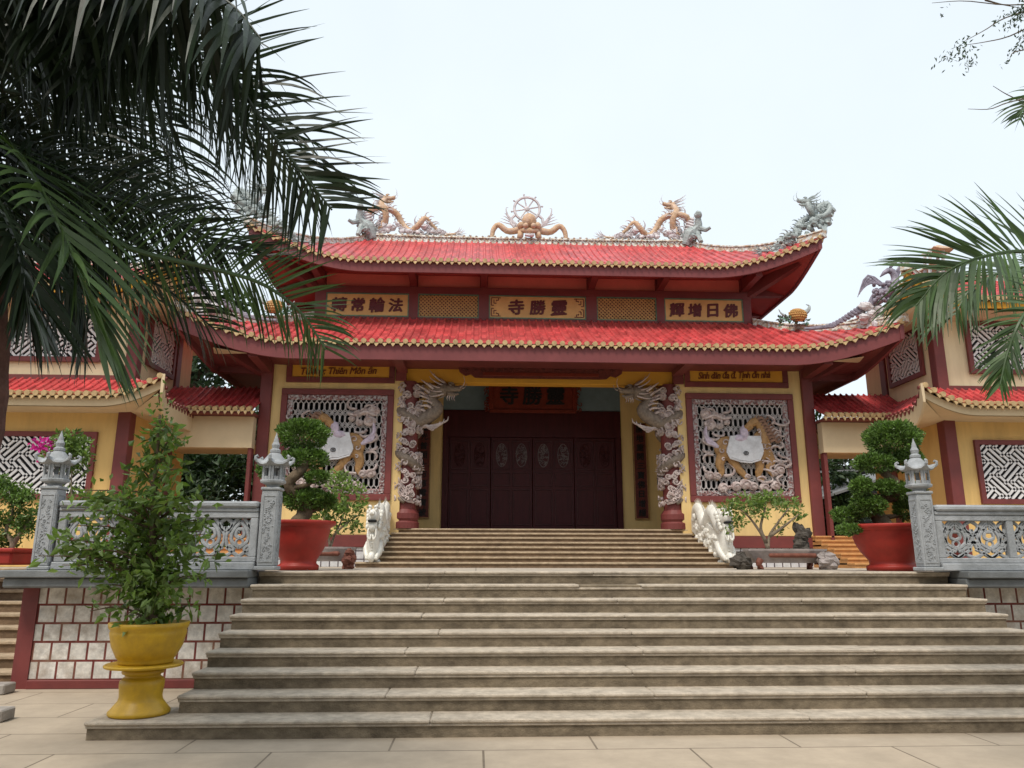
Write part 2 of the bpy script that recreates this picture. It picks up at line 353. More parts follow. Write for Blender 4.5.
def pad(mb, c, r, n, ln, shell=.75, upbias=.4):
    """leaf clump spread through an ellipsoid"""
    d = RNG.normal(size=(n, 3)); d /= np.linalg.norm(d, axis=1, keepdims=True)
    q = shell+(1-shell)*RNG.random(n)**.5
    q *= 1+.12*np.sin(d[:, 0]*7+c[0]*9)*np.cos(d[:, 2]*6+c[2]*5)
    P = V3(c)+d*V3(r)*q[:, None]
    D = d+RNG.normal(size=(n, 3))*.55+V3((0, 0, upbias))
    leaves(mb, P, D, ln*RNG.uniform(.6, 1.3, n), .5)

def uneven_crown(mb, c, r, nclump, per, ln, cl=.3, seed=0):
    g = np.random.default_rng(seed)
    for i in range(nclump):
        d = g.normal(size=3); d /= np.linalg.norm(d); q = g.random()**.4
        p = V3(c)+d*V3(r)*q; s = cl*g.uniform(.6, 1.4)
        pad(mb, p, (s*1.2, s*1.2, s*.8), per, ln, .3, .2)

# ------------------------------------------------------------------ world, sun
w = bpy.data.worlds.new('World'); scene.world = w; w.use_nodes = True; nt = w.node_tree
bg = nt.nodes['Background']; sky = nt.nodes.new('ShaderNodeTexSky'); sky.sky_type = 'NISHITA'; sky.sun_disc = False
SUN_EL, SUN_AZ = 58, 205      # compass-like: direction the sun stands in, clockwise from +Y
sky.sun_elevation = R(SUN_EL); sky.sun_rotation = R(SUN_AZ); sky.air_density = 1.0; sky.dust_density = 4.0; sky.ozone_density = 1.0
mixn = nt.nodes.new('ShaderNodeMixRGB'); mixn.inputs['Fac'].default_value = .62; mixn.inputs['Color2'].default_value = (11.1, 12.1, 12.6, 1)
wtc = nt.nodes.new('ShaderNodeTexCoord'); wno = nt.nodes.new('ShaderNodeTexNoise'); wno.inputs['Scale'].default_value = 1.6; wno.inputs['Detail'].default_value = 5
nt.links.new(wtc.outputs['Generated'], wno.inputs['Vector']); wmr = nt.nodes.new('ShaderNodeMapRange'); wmr.inputs['From Min'].default_value = .35; wmr.inputs['From Max'].default_value = .7; wmr.inputs['To Min'].default_value = .60; wmr.inputs['To Max'].default_value = .68
nt.links.new(wno.outputs['Fac'], wmr.inputs['Value']); nt.links.new(wmr.outputs[0], mixn.inputs['Fac'])
nt.links.new(sky.outputs[0], mixn.inputs['Color1']); nt.links.new(mixn.outputs[0], bg.inputs['Color'])
bg.inputs['Strength'].default_value = .10
sl = bpy.data.lights.new('sun', 'SUN'); sl.energy = 2.4; sl.angle = R(12); sl.color = (1, .93, .83)
so = bpy.data.objects.new('sun', sl); COL.objects.link(so)
sd = Vector((math.sin(R(SUN_AZ))*math.cos(R(SUN_EL)), math.cos(R(SUN_AZ))*math.cos(R(SUN_EL)), math.sin(R(SUN_EL))))
so.rotation_euler = sd.to_track_quat('Z', 'Y').to_euler()
scene.view_settings.view_transform = 'Standard'; scene.view_settings.look = 'None'; scene.view_settings.exposure = .2; scene.view_settings.gamma = 1

CX = 1.57           # axis of the temple
ZL = 1.44           # level of the raised court
ZF = 2.33           # temple floor
# ------------------------------------------------------------------ ground and steps (setting)
MB().add([(-300, -60, -.02), (300, -60, -.02), (300, 500, -.02), (-300, 500, -.02)], [(0, 1, 2, 3)]).build('ground', M_ground, kind='structure')
MB().add([(-25, -12, 0), (30, -12, 0), (30, 14, 0), (-25, 14, 0)], [(0, 1, 2, 3)]).build('pavement', M_paving, kind='structure')
Z0, TR, RS = 7.479, .3543, .16
SX0, SX1 = -2.824, 6.418
def steps_block(name, specs, mt, mr, yback):
    """specs: list of (x0,x1,yfront,ztop,rise)"""
    rmb, tmb = MB(), MB()
    for x0, x1, y, z, r_ in specs:
        nose = .03; th = .048
        rmb.box(x0+.012, x1-.012, y+nose, yback, z-r_-.002, z-th-.012)
        tmb.bbox(x0+.004, x1-.004, y+nose*.55, yback-.003, z-th-.012, z-th*.5, .004)     # small roll moulding under the slab
        tmb.bbox(x0, x1, y, yback-.006, z-th*.62, z, .009)
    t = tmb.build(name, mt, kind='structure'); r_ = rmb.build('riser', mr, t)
    return t
sp = []
for k in range(1, 10):
    x0 = -3.49 if k == 1 else SX0; x1 = 9.5 if k == 1 else SX1
    y = Z0+(k-1)*TR
    sp.append((x0+RNG.normal()*.004, x1, y, k*RS, RS))
# each tread is a slab that runs back under the next one; treads 2-9 run up to the court edge
rmb, tmb = MB(), MB()
for i, (x0, x1, y, z, r_) in enumerate(sp):
    yb = (Z0+(i+1)*TR+.06) if i < 8 else 10.75
    if i == 0: yb = Z0+2*TR
    yr = 10.42
    xr0, xr1 = (x0+.02, x1-.02)
    if i == 0: rmb.box(xr0, xr1, y+.034, Z0+2*TR-.01, -.01, z-.052)
    else: rmb.box(xr0+.001*i, xr1-.001*i, y+.034+.0, yr+.002*i, z-r_-.004, z-.052)
    tmb.bbox(x0+.008, x1-.008, y+.018, yb-.004, z-.062, z-.034, .006)
    # the slab is laid in lengths with fine joints
    js = [x0, -.6, 1.32, 2.12, 4.1, x1] if i == 7 else [x0]+sorted([x0+(x1-x0)*(q+RNG.normal()*.02) for q in (.25, .5, .75)])+[x1]
    for a, b_ in zip(js[:-1], js[1:]):
        dz = RNG.normal()*.0015
        if i == 7 and 1.3 < a < 1.4:      # a broken-off length of nosing
            rmb.bbox(a+.003, b_-.003, y+.022, yb, z-.05, z-.004, .012); continue
        tmb.bbox(a+.0015, b_-.0015, y+RNG.normal()*.003, yb, z-.036, z+dz, .011)
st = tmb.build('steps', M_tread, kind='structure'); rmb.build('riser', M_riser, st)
# court (raised terrace): slabs of ground behind the retaining walls
MB().box(-5.72, 16.5, 10.45, 40, -.01, ZL-.004).build('court', M_court, kind='structure')
MB().box(-16, -5.725, 13.75, 40, -.01, ZL-.006).build('terrace', M_court, kind='structure')
# side stair at far left
sp = [(-10.5, -5.93, 10.75+.33*i, .16*(i+1), .16) for i in range(9)]
rmb, tmb = MB(), MB()
for i, (x0, x1, y, z, r_) in enumerate(sp):
    rmb.box(x0+.01, x1-.003*i-.003, y+.03, 13.7+.002*i, z-r_, z-.045); tmb.bbox(x0, x1, y, y+.42 if i < 8 else 13.8, z-.048, z, .009)
s2 = tmb.build('side_steps', M_tread2, kind='structure'); rmb.build('riser', M_riser2, s2)
# kerbs on the left
for (x0, x1, y0, y1, lb) in ((-8.5, -5.62, 9.95, 10.2, 'low stone kerb by foot of left side steps, farther of two'), (-8.5, -4.68, 8.3, 8.55, 'low stone kerb on left paving, nearer of two')):
    tag(MB().bbox(x0, x1, y0, y1, 0, .12, .015).build('kerb', M_kerb), lb, 'kerb', 'low kerbs at left')
# upper stairs
ur = (ZF-ZL)/8
rmb, tmb = MB(), MB()
for k in range(8):
    y = 16.0+.357*k; z = ZL+ur*(k+1); hw = 4.03 if k == 0 else 3.66-.016*k
    yb = y+.42 if k < 7 else 18.9
    rmb.box(CX-hw+.015, CX+hw-.015, y+.03, 18.8+.002*k, z-ur-.003, z-.04)
    tmb.bbox(CX-hw, CX+hw, y+RNG.normal()*.003, yb, z-.042, z+RNG.normal()*.001, .009)
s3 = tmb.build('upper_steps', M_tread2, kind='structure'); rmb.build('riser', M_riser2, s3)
MB().box(CX-3.95, CX+3.95, 18.82, 21.9, ZL, ZF-.006).build('porch_floor', M_court, kind='structure')
# orange side steps to the passages
for sgn in (-1, 1):
    rmb, tmb = MB(), MB()
    for k in range(7):
        y = 16.4+.3*k; z = ZL+.105*(k+1); a, b_ = sorted((CX+sgn*6.55, CX+sgn*9.05))
        rmb.box(a+.01, b_-.01, y+.03, 18.6+.002*k, z-.108, z-.04); tmb.bbox(a, b_, y, y+.36 if k < 6 else 24, z-.042, z, .008)
    s_ = tmb.build('passage_steps', M_orange, kind='structure'); rmb.build('riser', M_orange, s_)

# retaining walls
for (x0, x1, lb) in ((-5.81, -2.85, 'white block retaining wall with red joints, left of the steps'), (6.44, 16.5, 'white block retaining wall with red joints, right of the steps')):
    t = thing('retaining_wall', lb, 'wall', ((x0+x1)/2, 10.4, 0))
    xa = x0+.2 if x0 < 0 else x0
    MB().box(xa+.002, x1, 10.42, 10.7, .1, 1.235).build('block_face', M_ashlar, t)
    MB().bbox(xa, x1, 10.38, 10.7, 0, .105, .008).build('base_band', M_maroon, t)
    if x0 < 0: MB().box(x0, x0+.2, 10.40, 13.7, 0, 1.236).build('corner_band', M_maroon, t)
    c_ = MB(); c_.bbox(x0-.12 if x0 < 0 else x0+.0, x1-(.0), 9.96, 10.75, 1.36, ZL+.012, .012); c_.bbox(x0-.06 if x0 < 0 else x0+.0, x1-.0, 10.02, 10.72, 1.236, 1.362, .02)
    c_.build('coping', M_capstone, t)

# ------------------------------------------------------------------ lantern posts and railings
def lantern_post(x, y, label):
    t = thing('lantern_post', label, 'post', (x, y, ZL+.01), 'stone lantern posts'); z = ZL+.012; h = .108
    p = MB(); p.bbox(x-h-.03, x+h+.03, y-h-.03, y+h+.03, z, z+.05, .01); p.bbox(x-h, x+h, y-h, y+h, z+.05, z+1.02, .012)
    p.bbox(x-h-.015, x+h+.015, y-h-.015, y+h+.015, z+1.02, z+1.06, .01)
    sh = p.build('shaft', M_stone, t)
    pn = MB(); rr = random.Random(int(x*10))
    for (nx, ny) in ((0, -1), (1, 0), (-1, 0)):
        for q in range(46):                      # relief scrollwork in the post's sunk panels
            a = rr.uniform(-.062, .062); b_ = z+.15+.75*q/46+rr.uniform(-.01, .01); an = rr.uniform(0, 6.3); r_ = rr.uniform(.012, .022)
            pts = []
            for i in range(7):
                th = an+i*.75; pts.append((a+r_*math.cos(th)*(1-i*.08), b_+r_*math.sin(th)*(1-i*.08)))
            if nx == 0: pn.tube([(x+u, y-h-.004, v) for u, v in pts], .006, 4)
            else: pn.tube([(x+nx*(h+.004), y+u, v) for u, v in pts], .006, 4)
        # raised border
        for (u0, u1, v0, v1) in ((-.088, .088, z+.10, z+.12), (-.088, .088, z+.94, z+.96), (-.088, -.074, z+.12, z+.94), (.074, .088, z+.12, z+.94)):
            if nx == 0: pn.box(x+u0, x+u1, y-h-.008, y-h+.004, v0, v1)
            elif nx == 1: pn.box(x+h-.004, x+h+.008, y+u0, y+u1, v0, v1)
            else: pn.box(x-h-.008, x-h+.004, y+u0, y+u1, v0, v1)
    pn.build('carving', M_stone, sh)
    zb = z+1.06; l = MB()
    l.lathe([(.08, 0), (.09, .03), (.165, .06), (.172, .085), (.165, .10)], (x, y, zb), 6, rot=PI/6)
    for k in range(6):                       # open fire box: six corner bars and lintels leave real windows
        a0, a1 = PI/6+k*PI/3, PI/6+(k+1)*PI/3; r_ = .138
        A, B = V3((x+r_*math.cos(a0), y+r_*math.sin(a0), 0)), V3((x+r_*math.cos(a1), y+r_*math.sin(a1), 0))
        for f0, f1 in ((0, .22), (.78, 1)):
            l.bar(A+(B-A)*(f0+f1)/2+V3((0, 0, zb+.10)), A+(B-A)*(f0+f1)/2+V3((0, 0, zb+.29)), (f1-f0)*.138, .03, tuple(np.cross(B-A, (0, 0, 1))))
        l.bar(A+(B-A)*.5+V3((0, 0, zb+.10)), A+(B-A)*.5+V3((0, 0, zb+.145)), .06, .028, tuple(np.cross(B-A, (0, 0, 1))))
        l.bar(A+(B-A)*.5+V3((0, 0, zb+.25)), A+(B-A)*.5+V3((0, 0, zb+.29)), .06, .028, tuple(np.cross(B-A, (0, 0, 1))))
    l.lathe([(.03, .1), (.03, .29)], (x, y, zb), 6)
    l.build('fire_box', M_stone, t)
    rf = MB(); n = 24; prof = [(.13, .28), (.205, .295), (.195, .32), (.15, .355), (.105, .41), (.075, .45), (.06, .46)]
    v = []
    for i, (r_, zz) in enumerate(prof):
        for k in range(n):
            a = 2*PI*k/n+PI/6; cr = abs(math.cos(3*(a-PI/6)))**6; out = 1+.22*cr*(1 if i in (1, 2) else .1); lift = .055*cr if i in (1, 2) else 0
            v.append((x+r_*out*math.cos(a), y+r_*out*math.sin(a), zb+zz+lift))
    rf.add(v, [(i*n+k, i*n+(k+1) % n, (i+1)*n+(k+1) % n, (i+1)*n+k) for i in range(len(prof)-1) for k in range(n)]+[tuple(range(n-1, -1, -1))])
    for k in range(6):
        a = k*PI/3+PI/6
        pts = [(x+q*math.cos(a), y+q*math.sin(a), zb+zz) for q, zz in ((.225, .335), (.25, .365), (.252, .40), (.23, .412), (.215, .395))]
        rf.tube(pts, [.02, .022, .02, .018, .01], 6)
    r0 = rf.build('lantern_roof', M_stone, t)
    MB().lathe([(.055, .45), (.07, .47), (.07, .50), (.045, .52), (.05, .545), (.055, .57), (.035, .61), (.03, .64), (.012, .70), (.003, .74)], (x, y, zb), 12).build('finial', M_stone, t)
    return t
lantern_post(-5.52, 10.25, 'stone lantern post at the outer left corner, before the flowering bush')
lantern_post(-2.70, 10.25, 'stone lantern post at top left of the steps, before the left red pot')
lantern_post(6.08, 10.25, 'stone lantern post at top right of the steps, before the right red pot')

def arc(cx, cz, r, a0, a1, n=10, e=1.0): return [(cx+r*math.cos(a0+(a1-a0)*i/n), cz+r*e*math.sin(a0+(a1-a0)*i/n)) for i in range(n+1)]
def railing(x0, x1, label, nunit, style):
    t = thing('stone_railing', label, 'railing', ((x0+x1)/2, 10.25, ZL)); y = 10.25; z = ZL+.012
    MB().bbox(x0, x1, y-.11, y+.11, z, z+.10, .012).build('base_rail', M_stone, t)
    tr_ = MB(); tr_.bbox(x0, x1, y-.075, y+.075, z+.74, z+.79, .01); tr_.bbox(x0, x1, y-.11, y+.11, z+.79, z+.875, .025); tr_.build('hand_rail', M_stone, t)
    fr = MB(); uw = (x1-x0)/nunit
    fr.bbox(x0, x1, y-.06, y+.06, z+.10, z+.17, .01); fr.bbox(x0, x1, y-.06, y+.06, z+.66, z+.74, .01)
    for i in range(nunit+1):
        xx = min(max(x0+uw*i, x0+.05), x1-.05); fr.bbox(xx-.05, xx+.05, y-.058, y+.058, z+.168, z+.662, .01)
    fr.build('frame', M_stone, t)
    for i in range(nunit):
        xc = x0+uw*(i+.5); c = MB(); zc = z+.415; W = uw/2-.05; H = .245
        nsub = 2; 
        for q in range(nsub):
            xm = xc+(q-.5)*W; w_ = W/2
            curves = []
            for sg in (-1, 1):
                curves.append([(xm, zc-H), (xm+sg*w_*.75, zc-H*.55), (xm+sg*w_*.95, zc+.1*H), (xm+sg*w_*.45, zc+.75*H), (xm+sg*w_*.2, zc+H)])
                curves.append([(xm, zc-H*.55), (xm+sg*w_*.55, zc-H*.2), (xm+sg*w_*.5, zc+.3*H), (xm, zc+.85*H)])
                curves.append([(xm+sg*w_, zc-H), (xm+sg*w_*.6, zc-.85*H), (xm+sg*w_*.35, zc-.6*H), (xm+sg*w_*.62, zc-.42*H), (xm+sg*w_*.85, zc-.62*H)])
                curves.append([(xm+sg*w_, zc+H), (xm+sg*w_*.65, zc+.8*H), (xm+sg*w_*.6, zc+.5*H), (xm+sg*w_*.9, zc+.35*H), (xm+sg*w_, zc+.55*H)])
                curves.append([(xm, zc-.05*H), (xm+sg*w_*.28, zc+.1*H), (xm+sg*w_*.2, zc+.4*H), (xm, zc+.42*H)])
                if style: curves.append([(xm+sg*w_, zc-.2*H), (xm+sg*w_*.7, zc-.05*H), (xm+sg*w_*.8, zc+.2*H), (xm+sg*w_, zc+.2*H)]); curves.append([(xm, zc+H), (xm+sg*w_*.3, zc+.8*H), (xm+sg*w_*.4, zc+.55*H), (xm+sg*w_*.15, zc+.55*H), (xm+sg*w_*.12, zc+.7*H)]); curves.append([(xm, zc-H), (xm+sg*w_*.3, zc-.8*H), (xm+sg*w_*.25, zc-.6*H), (xm+sg*w_*.08, zc-.66*H)]); curves.append([(xm+sg*w_, zc-.1*H), (xm+sg*w_*.62, zc-.3*H), (xm+sg*w_*.7, zc+.45*H)])
            for cu in curves:
                pts = cr_spline([(a, y, b_) for a, b_ in cu], 10); c.tube(pts, .026, 6, .9)
            c.tube(cr_spline([(a, y, b_) for a, b_ in arc(xm, zc-.25*H, .045, 0, 2*PI, 10)], 12), .018, 5)
        c.build('carved_panel', M_stone, t)
railing(-5.38, -2.84, 'pierced grey stone railing behind the yellow potted shrub, left of steps', 3, 0)
railing(6.22, 13.5, 'pierced grey stone railing right of the steps', 7, 1)

# ------------------------------------------------------------------ curved tiled roofs
class Roof:
    def __init__(s, cx, cy, E, T, D, Dt, ze, zt, U, FL=.3, s0=.62, pw=2.0):
        s.__dict__.update(locals())
    def lift(s, u): return max(0, (abs(u)-s.s0)/(1-s.s0))**s.pw
    def z(s, u, v): return s.ze+(s.zt-s.ze)*(.72*v+.28*v*v)+s.U*s.lift(u)*(1-v)**1.7
    def pt(s, side, a, v, dz=0, din=0):
        """side 0 front,1 right,2 back,3 left; a along-position; v up the slope"""
        E1, T1, E2, T2 = (s.E, s.T, s.D, s.Dt) if side % 2 == 0 else (s.D, s.Dt, s.E, s.T)
        wv = E1-(E1-T1)*v; o = E2-(E2-T2)*v-din; u = a/wv if wv > 1e-6 else 1
        u = max(-1, min(1, u)); lf = s.lift(u)*(1-v); fl = s.FL*lf; o += fl; aa = a+fl*(1 if a > 0 else -1)
        z = s.z(u, v)+dz
        if side == 0: return (s.cx+aa, s.cy-o, z)
        if side == 2: return (s.cx-aa, s.cy+o, z)
        if side == 1: return (s.cx+o, s.cy+aa, z)
        return (s.cx-o, s.cy-aa, z)
    def tiles(s, mb, sides, pitch=.19, nv=9, amp=.05):
        prof = [(0, 0), (.28, .0), (.36, .75), (.5, 1), (.64, .75), (.72, 0)]
        for side in sides:
            E1, T1 = (s.E, s.T) if side % 2 == 0 else (s.D, s.Dt)
            n = int(2*E1/pitch); p = 2*E1/n; cols = []
            for k in range(n):
                for q, h in prof: cols.append((-E1+(k+q)*p, h*amp))
            cols.append((E1, 0)); v = []
            for a, h in cols:
                vm = 1 if abs(a) <= T1 else (E1-abs(a))/(E1-T1)
                for i in range(nv+1):
                    vv = vm*i/nv; v.append(s.pt(side, a, vv, h))
            m = nv+1
            mb.add(v, [(i*m+j, (i+1)*m+j, (i+1)*m+j+1, i*m+j+1) for i in range(len(cols)-1) for j in range(nv)])
    def trim(s, mb, sides, pitch=.19, r=.062):
        for side in sides:
            E1 = s.E if side % 2 == 0 else s.D; n = int(2*E1/pitch); p = 2*E1/n
            for k in range(n):
                a = -E1+(k+.5)*p
                A = V3(s.pt(side, a, 0, .02, -.035)); B = V3(s.pt(side, a, 0, .035, .12))
                mb.tube([A, B], r, 8)
                # drip tile between two rows
                a2 = -E1+k*p
                c0, c1, c2 = s.pt(side, a2-p*.36, 0, -.02, -.012), s.pt(side, a2+p*.36, 0, -.02, -.012), s.pt(side, a2, 0, -.11, -.02)
                d0, d1, d2 = s.pt(side, a2-p*.36, 0, -.02, .02), s.pt(side, a2+p*.36, 0, -.02, .02), s.pt(side, a2, 0, -.11, .012)
                if abs(a2) < E1-.02: mb.add([c0, c1, c2, d0, d1, d2], [(0, 2, 1), (3, 4, 5), (0, 1, 4, 3), (1, 2, 5, 4), (2, 0, 3, 5)])
    def fascia(s, mb, sides, h0=-.05, h1=-.32, th=.09, inset=.05, n=60):
        for side in sides:
            E1 = s.E if side % 2 == 0 else s.D; v = []
            for i in range(n+1):
                a = (-E1+inset)+(2*(E1-inset))*i/n
                v += [s.pt(side, a, 0, h0, inset), s.pt(side, a, 0, h1, inset+.015), s.pt(side, a, 0, h1, inset+th), s.pt(side, a, 0, h0, inset+th)]
            f = [(i*4+j, i*4+(j+1) % 4, i*4+4+(j+1) % 4, i*4+4+j) for i in range(n) for j in range(4)]+[(0, 1, 2, 3), (n*4+3, n*4+2, n*4+1, n*4)]
            mb.add(v, f)
    def soffit(s, mb, sides, depth, dz0=-.24, rise=.02, n=60, m=6, inset=.12):
        for side in sides:
            E1 = s.E if side % 2 == 0 else s.D; v = []
            for i in range(n+1):
                a0 = -(E1-inset)+2*(E1-inset)*i/n
                for j in range(m+1):
                    t = j/m; a = a0*(1-t*depth/E1); u = a0/E1
                    fl = s.FL*s.lift(u)*(1-t)**1.3
                    q = s.pt(side, a0, 0); E2 = s.D if side % 2 == 0 else s.E
                    o = E2-inset-depth*t+fl; aa = a+fl*(1 if a > 0 else -1)
                    z = s.ze+s.U*s.lift(u)*(1-t)**1.3+dz0+rise*t
                    v.append((s.cx+aa, s.cy-o, z) if side == 0 else (s.cx+o, s.cy+aa, z) if side == 1 else (s.cx-aa, s.cy+o, z) if side == 2 else (s.cx-o, s.cy-aa, z))
            k = m+1
            mb.add(v, [(i*k+j, i*k+j+1, (i+1)*k+j+1, (i+1)*k+j) for i in range(n) for j in range(m)])
    def hip(s, corner, n=22):
        """centre line of a hip, corner 0 front-right,1 front-left,2 back-right,3 back-left"""
        out = []
        for i in range(n+1):
            v = i/n; a = s.E-(s.E-s.T)*v
            x, y, z = s.pt(0 if corner < 2 else 2, a if corner in (0, 3) else -a, v)
            out.append(V3((x, y, z)))
        return out
def sweep_rect(mb, pts, w, h, z0=-.03, taper=None):
    v = []; n = len(pts)
    for i, p in enumerate(pts):
        t = pts[min(i+1, n-1)]-pts[max(i-1, 0)]; s_ = np.cross(t, V3((0, 0, 1))); s_ /= (np.linalg.norm(s_)+1e-9)
        k = 1 if taper is None else taper(i/(n-1))
        for q, zz in ((-1, z0), (-.8, z0+h*.75*k), (-1.1, z0+h*.78*k), (-.9, z0+h*k), (.9, z0+h*k), (1.1, z0+h*.78*k), (.8, z0+h*.75*k), (1, z0)):
            v.append(p+s_*q*w/2+V3((0, 0, zz)))
    mb.add(v, [(i*8+j, i*8+(j+1) % 8, i*8+8+(j+1) % 8, i*8+8+j) for i in range(n-1) for j in range(8)]+[tuple(range(8)), tuple(range((n-1)*8+7, (n-1)*8-1, -1))])
def build_roof(R_, root, sides, soff, msoff, mfas, ridge=True, hips=(0, 1), hipH=.2, pitch=.19, name='roof', fh=-.32, backhips=True, srise=.02, wingside=False):
    mb = MB(); R_.tiles(mb, (0, 1, 2, 3), pitch); rf = mb.build(name, M_tile, root, smooth=False)
    mb = MB(); R_.trim(mb, sides, pitch); mb.build('eave_tile_ends', M_gold, rf)
    if wingside:
        for q in (0, 2): mb = MB(); R_.fascia(mb, (q,), h1=fh, th=.05, inset=.10); mb.build('fascia', mfas, rf)
        for q in (1, 3): mb = MB(); R_.fascia(mb, (q,), h0=.0, h1=-.42, th=.07, inset=.0); mb.build('side_fascia', M_beige, rf)
        mb = MB(); R_.trim(mb, (1 if R_.cx < 0 else 3,), pitch, .04); mb.build('side_tile_ends', M_maroon, rf)
    else:
        mb = MB(); R_.fascia(mb, (0, 1, 2, 3), h1=fh); mb.build('fascia', mfas, rf)
    mb = MB(); R_.soffit(mb, (0, 1, 2, 3), soff, rise=srise); mb.build('soffit', msoff, rf)
    for c in (hips if not backhips else (0, 1, 2, 3)):
        mb = MB(); sweep_rect(mb, R_.hip(c), .2, hipH); mb.build('hip_ridge', M_ridge, rf)
    if ridge:
        mb = MB(); z = R_.zt
        sweep_rect(mb, [V3((R_.cx-R_.T-.1+(2*R_.T+.2)*i/30, R_.cy, z-.10+.05*abs(i/15-1)**3)) for i in range(31)], .3, .25)
        # raised scrolls on the face of the ridge band
        for i in range(int(R_.T*2/.19)):
            x = R_.cx-R_.T+.1+i*.19; pts = [(x+.055*math.cos(t), R_.cy-.15, z+.06+.045*math.sin(t)) for t in np.linspace(0, 4.6, 8)]
            mb.tube([(p_[0], p_[1], p_[2]-.03) for p_ in pts], .014, 4)
            mb.ball((x+.09, R_.cy-.12, z+.13+.02*math.sin(i*1.7)), (.045, .05, .045), 6, 4)
        mb.build('ridge_band', M_ridge, rf)
    return rf

# ------------------------------------------------------------------ the temple hall
hall = thing('temple_hall', 'two-tiered temple hall with red tiled roofs and dark central doors', 'temple', (CX, 18.5, ZL))
def bx(mb, x0, x1, y0, y1, z0, z1, b=None):     # box in coordinates relative to the temple axis
    x0, x1 = sorted((CX+x0, CX+x1)); return mb.box(x0, x1, y0, y1, z0, z1) if b is None else mb.bbox(x0, x1, y0, y1, z0, z1, b)
YF = 18.5
wl = MB(); wy = MB(); ext = MB()
for s in (-1, 1):
    # bay walls round the lattice openings (ochre above, cream below are the same painted plaster)
    for (a, b_, z0, z1) in ((3.42, 6.82, 2.18, 3.12), (3.42, 6.82, 5.56, 6.62), (3.42, 3.78, 3.12, 5.56), (6.26, 6.82, 3.12, 5.56)):
        bx(wl, s*a, s*b_, YF, YF+.22, z0, z1)
    bx(wl, s*6.60, s*6.82, YF+.22, 26.5, ZL, 6.62)
    bx(wl, s*3.72, s*3.90, YF+.22, 21.5, ZF, 6.62)
    bx(wl, s*2.56, s*3.9, 21.5, 21.7, ZF, 6.62)
bx(wl, -6.6, 6.6, 26.3, 26.5, ZL, 6.62)
wl.build('wall', M_cream, hall)
bx(MB(), -2.56, 2.56, 21.5, 21.7, 5.80, 6.62).build('door_header', M_greyblue, hall)
bm = MB(); bx(bm, -3.42, 3.42, 18.62, 18.95, 5.93, 6.62, .01); bm.build('beam', M_yellow, hall)
bx(MB(), -6.6, 6.6, YF+.25, 26.2, 6.63, 6.72).build('ceiling', M_maroon, hall)
pl = MB(); rb = MB(); co = MB()
for s in (-1, 1):
    pl = MB(); rb = MB()
    bx(pl, s*3.68, s*6.80, YF-.03, YF+.2, ZL, 1.885)
    bx(rb, s*3.66, s*6.86, YF-.075, YF+.18, 1.885, 2.165, .012)
    pl.build('tiled_plinth', M_whitetile, hall); rb.build('plinth_band', M_maroon, hall)
for s in (-1, 1):
    c_ = MB(); bx(c_, s*6.62, s*6.90, YF-.10, YF+.18, ZL, 6.6, .015); c_.build('corner_column', M_maroon, hall)
    c_ = MB(); bx(c_, s*3.36, s*3.62, YF-.04, YF+.1, 5.93, 6.55, .01); c_.build('capital', M_maroon, hall)
    # heavy dark bracket beams reaching out under the eave at the corner
    c_ = MB()
    c_.bar((CX+s*6.76, 18.5, 6.25), (CX+s*6.76, 17.15, 6.32), .22, .34)
    c_.bar((CX+s*6.76, 18.6, 6.10), (CX+s*8.0, 17.25, 6.75), .20, .30)
    c_.bar((CX+s*6.8, 18.7, 6.25), (CX+s*8.2, 18.7, 6.32), .22, .34)
    c_.build('bracket_beam', M_maroon, hall)
    c_ = MB(); c_.bar((CX+s*3.45, 18.5, 6.30), (CX+s*3.45, 17.15, 6.28), .24, .32); c_.build('bracket_beam', M_maroon, hall)
# carved pelmet in front of the central beam
pm = MB(); poly = [(-2.05, 6.30), (2.05, 6.30), (2.0, 6.12), (1.85, 6.02), (1.72, 6.06), (1.62, 5.98), (1.45, 5.97), (-1.45, 5.97), (-1.62, 5.98), (-1.72, 6.06), (-1.85, 6.02), (-2.0, 6.12)]
pm.prism([(CX+a, b_+.14) for a, b_ in [(a*1.02, b_-.09*(b_ < 6.2)) for a, b_ in poly]], 18.40, 18.47)
rr = random.Random(3)
for i in range(120):
    x = CX+rr.uniform(-1.95, 1.95); z = rr.uniform(6.17, 6.42); an = rr.uniform(0, 6)
    pm.tube([(x+.05*math.cos(an+t)*(1-t/7), 18.395, z+.05*math.sin(an+t)*(1-t/7)) for t in (0, .8, 1.6, 2.4, 3.2, 4)], .012, 4)
pmo = pm.build('carved_pelmet', M_browncarve, hall)
pm = MB(); pm.bbox(CX-1.45, CX+1.45, 18.385, 18.41, 6.07, 6.16, .006); pm.build('red_strip', M_redboard, pmo)
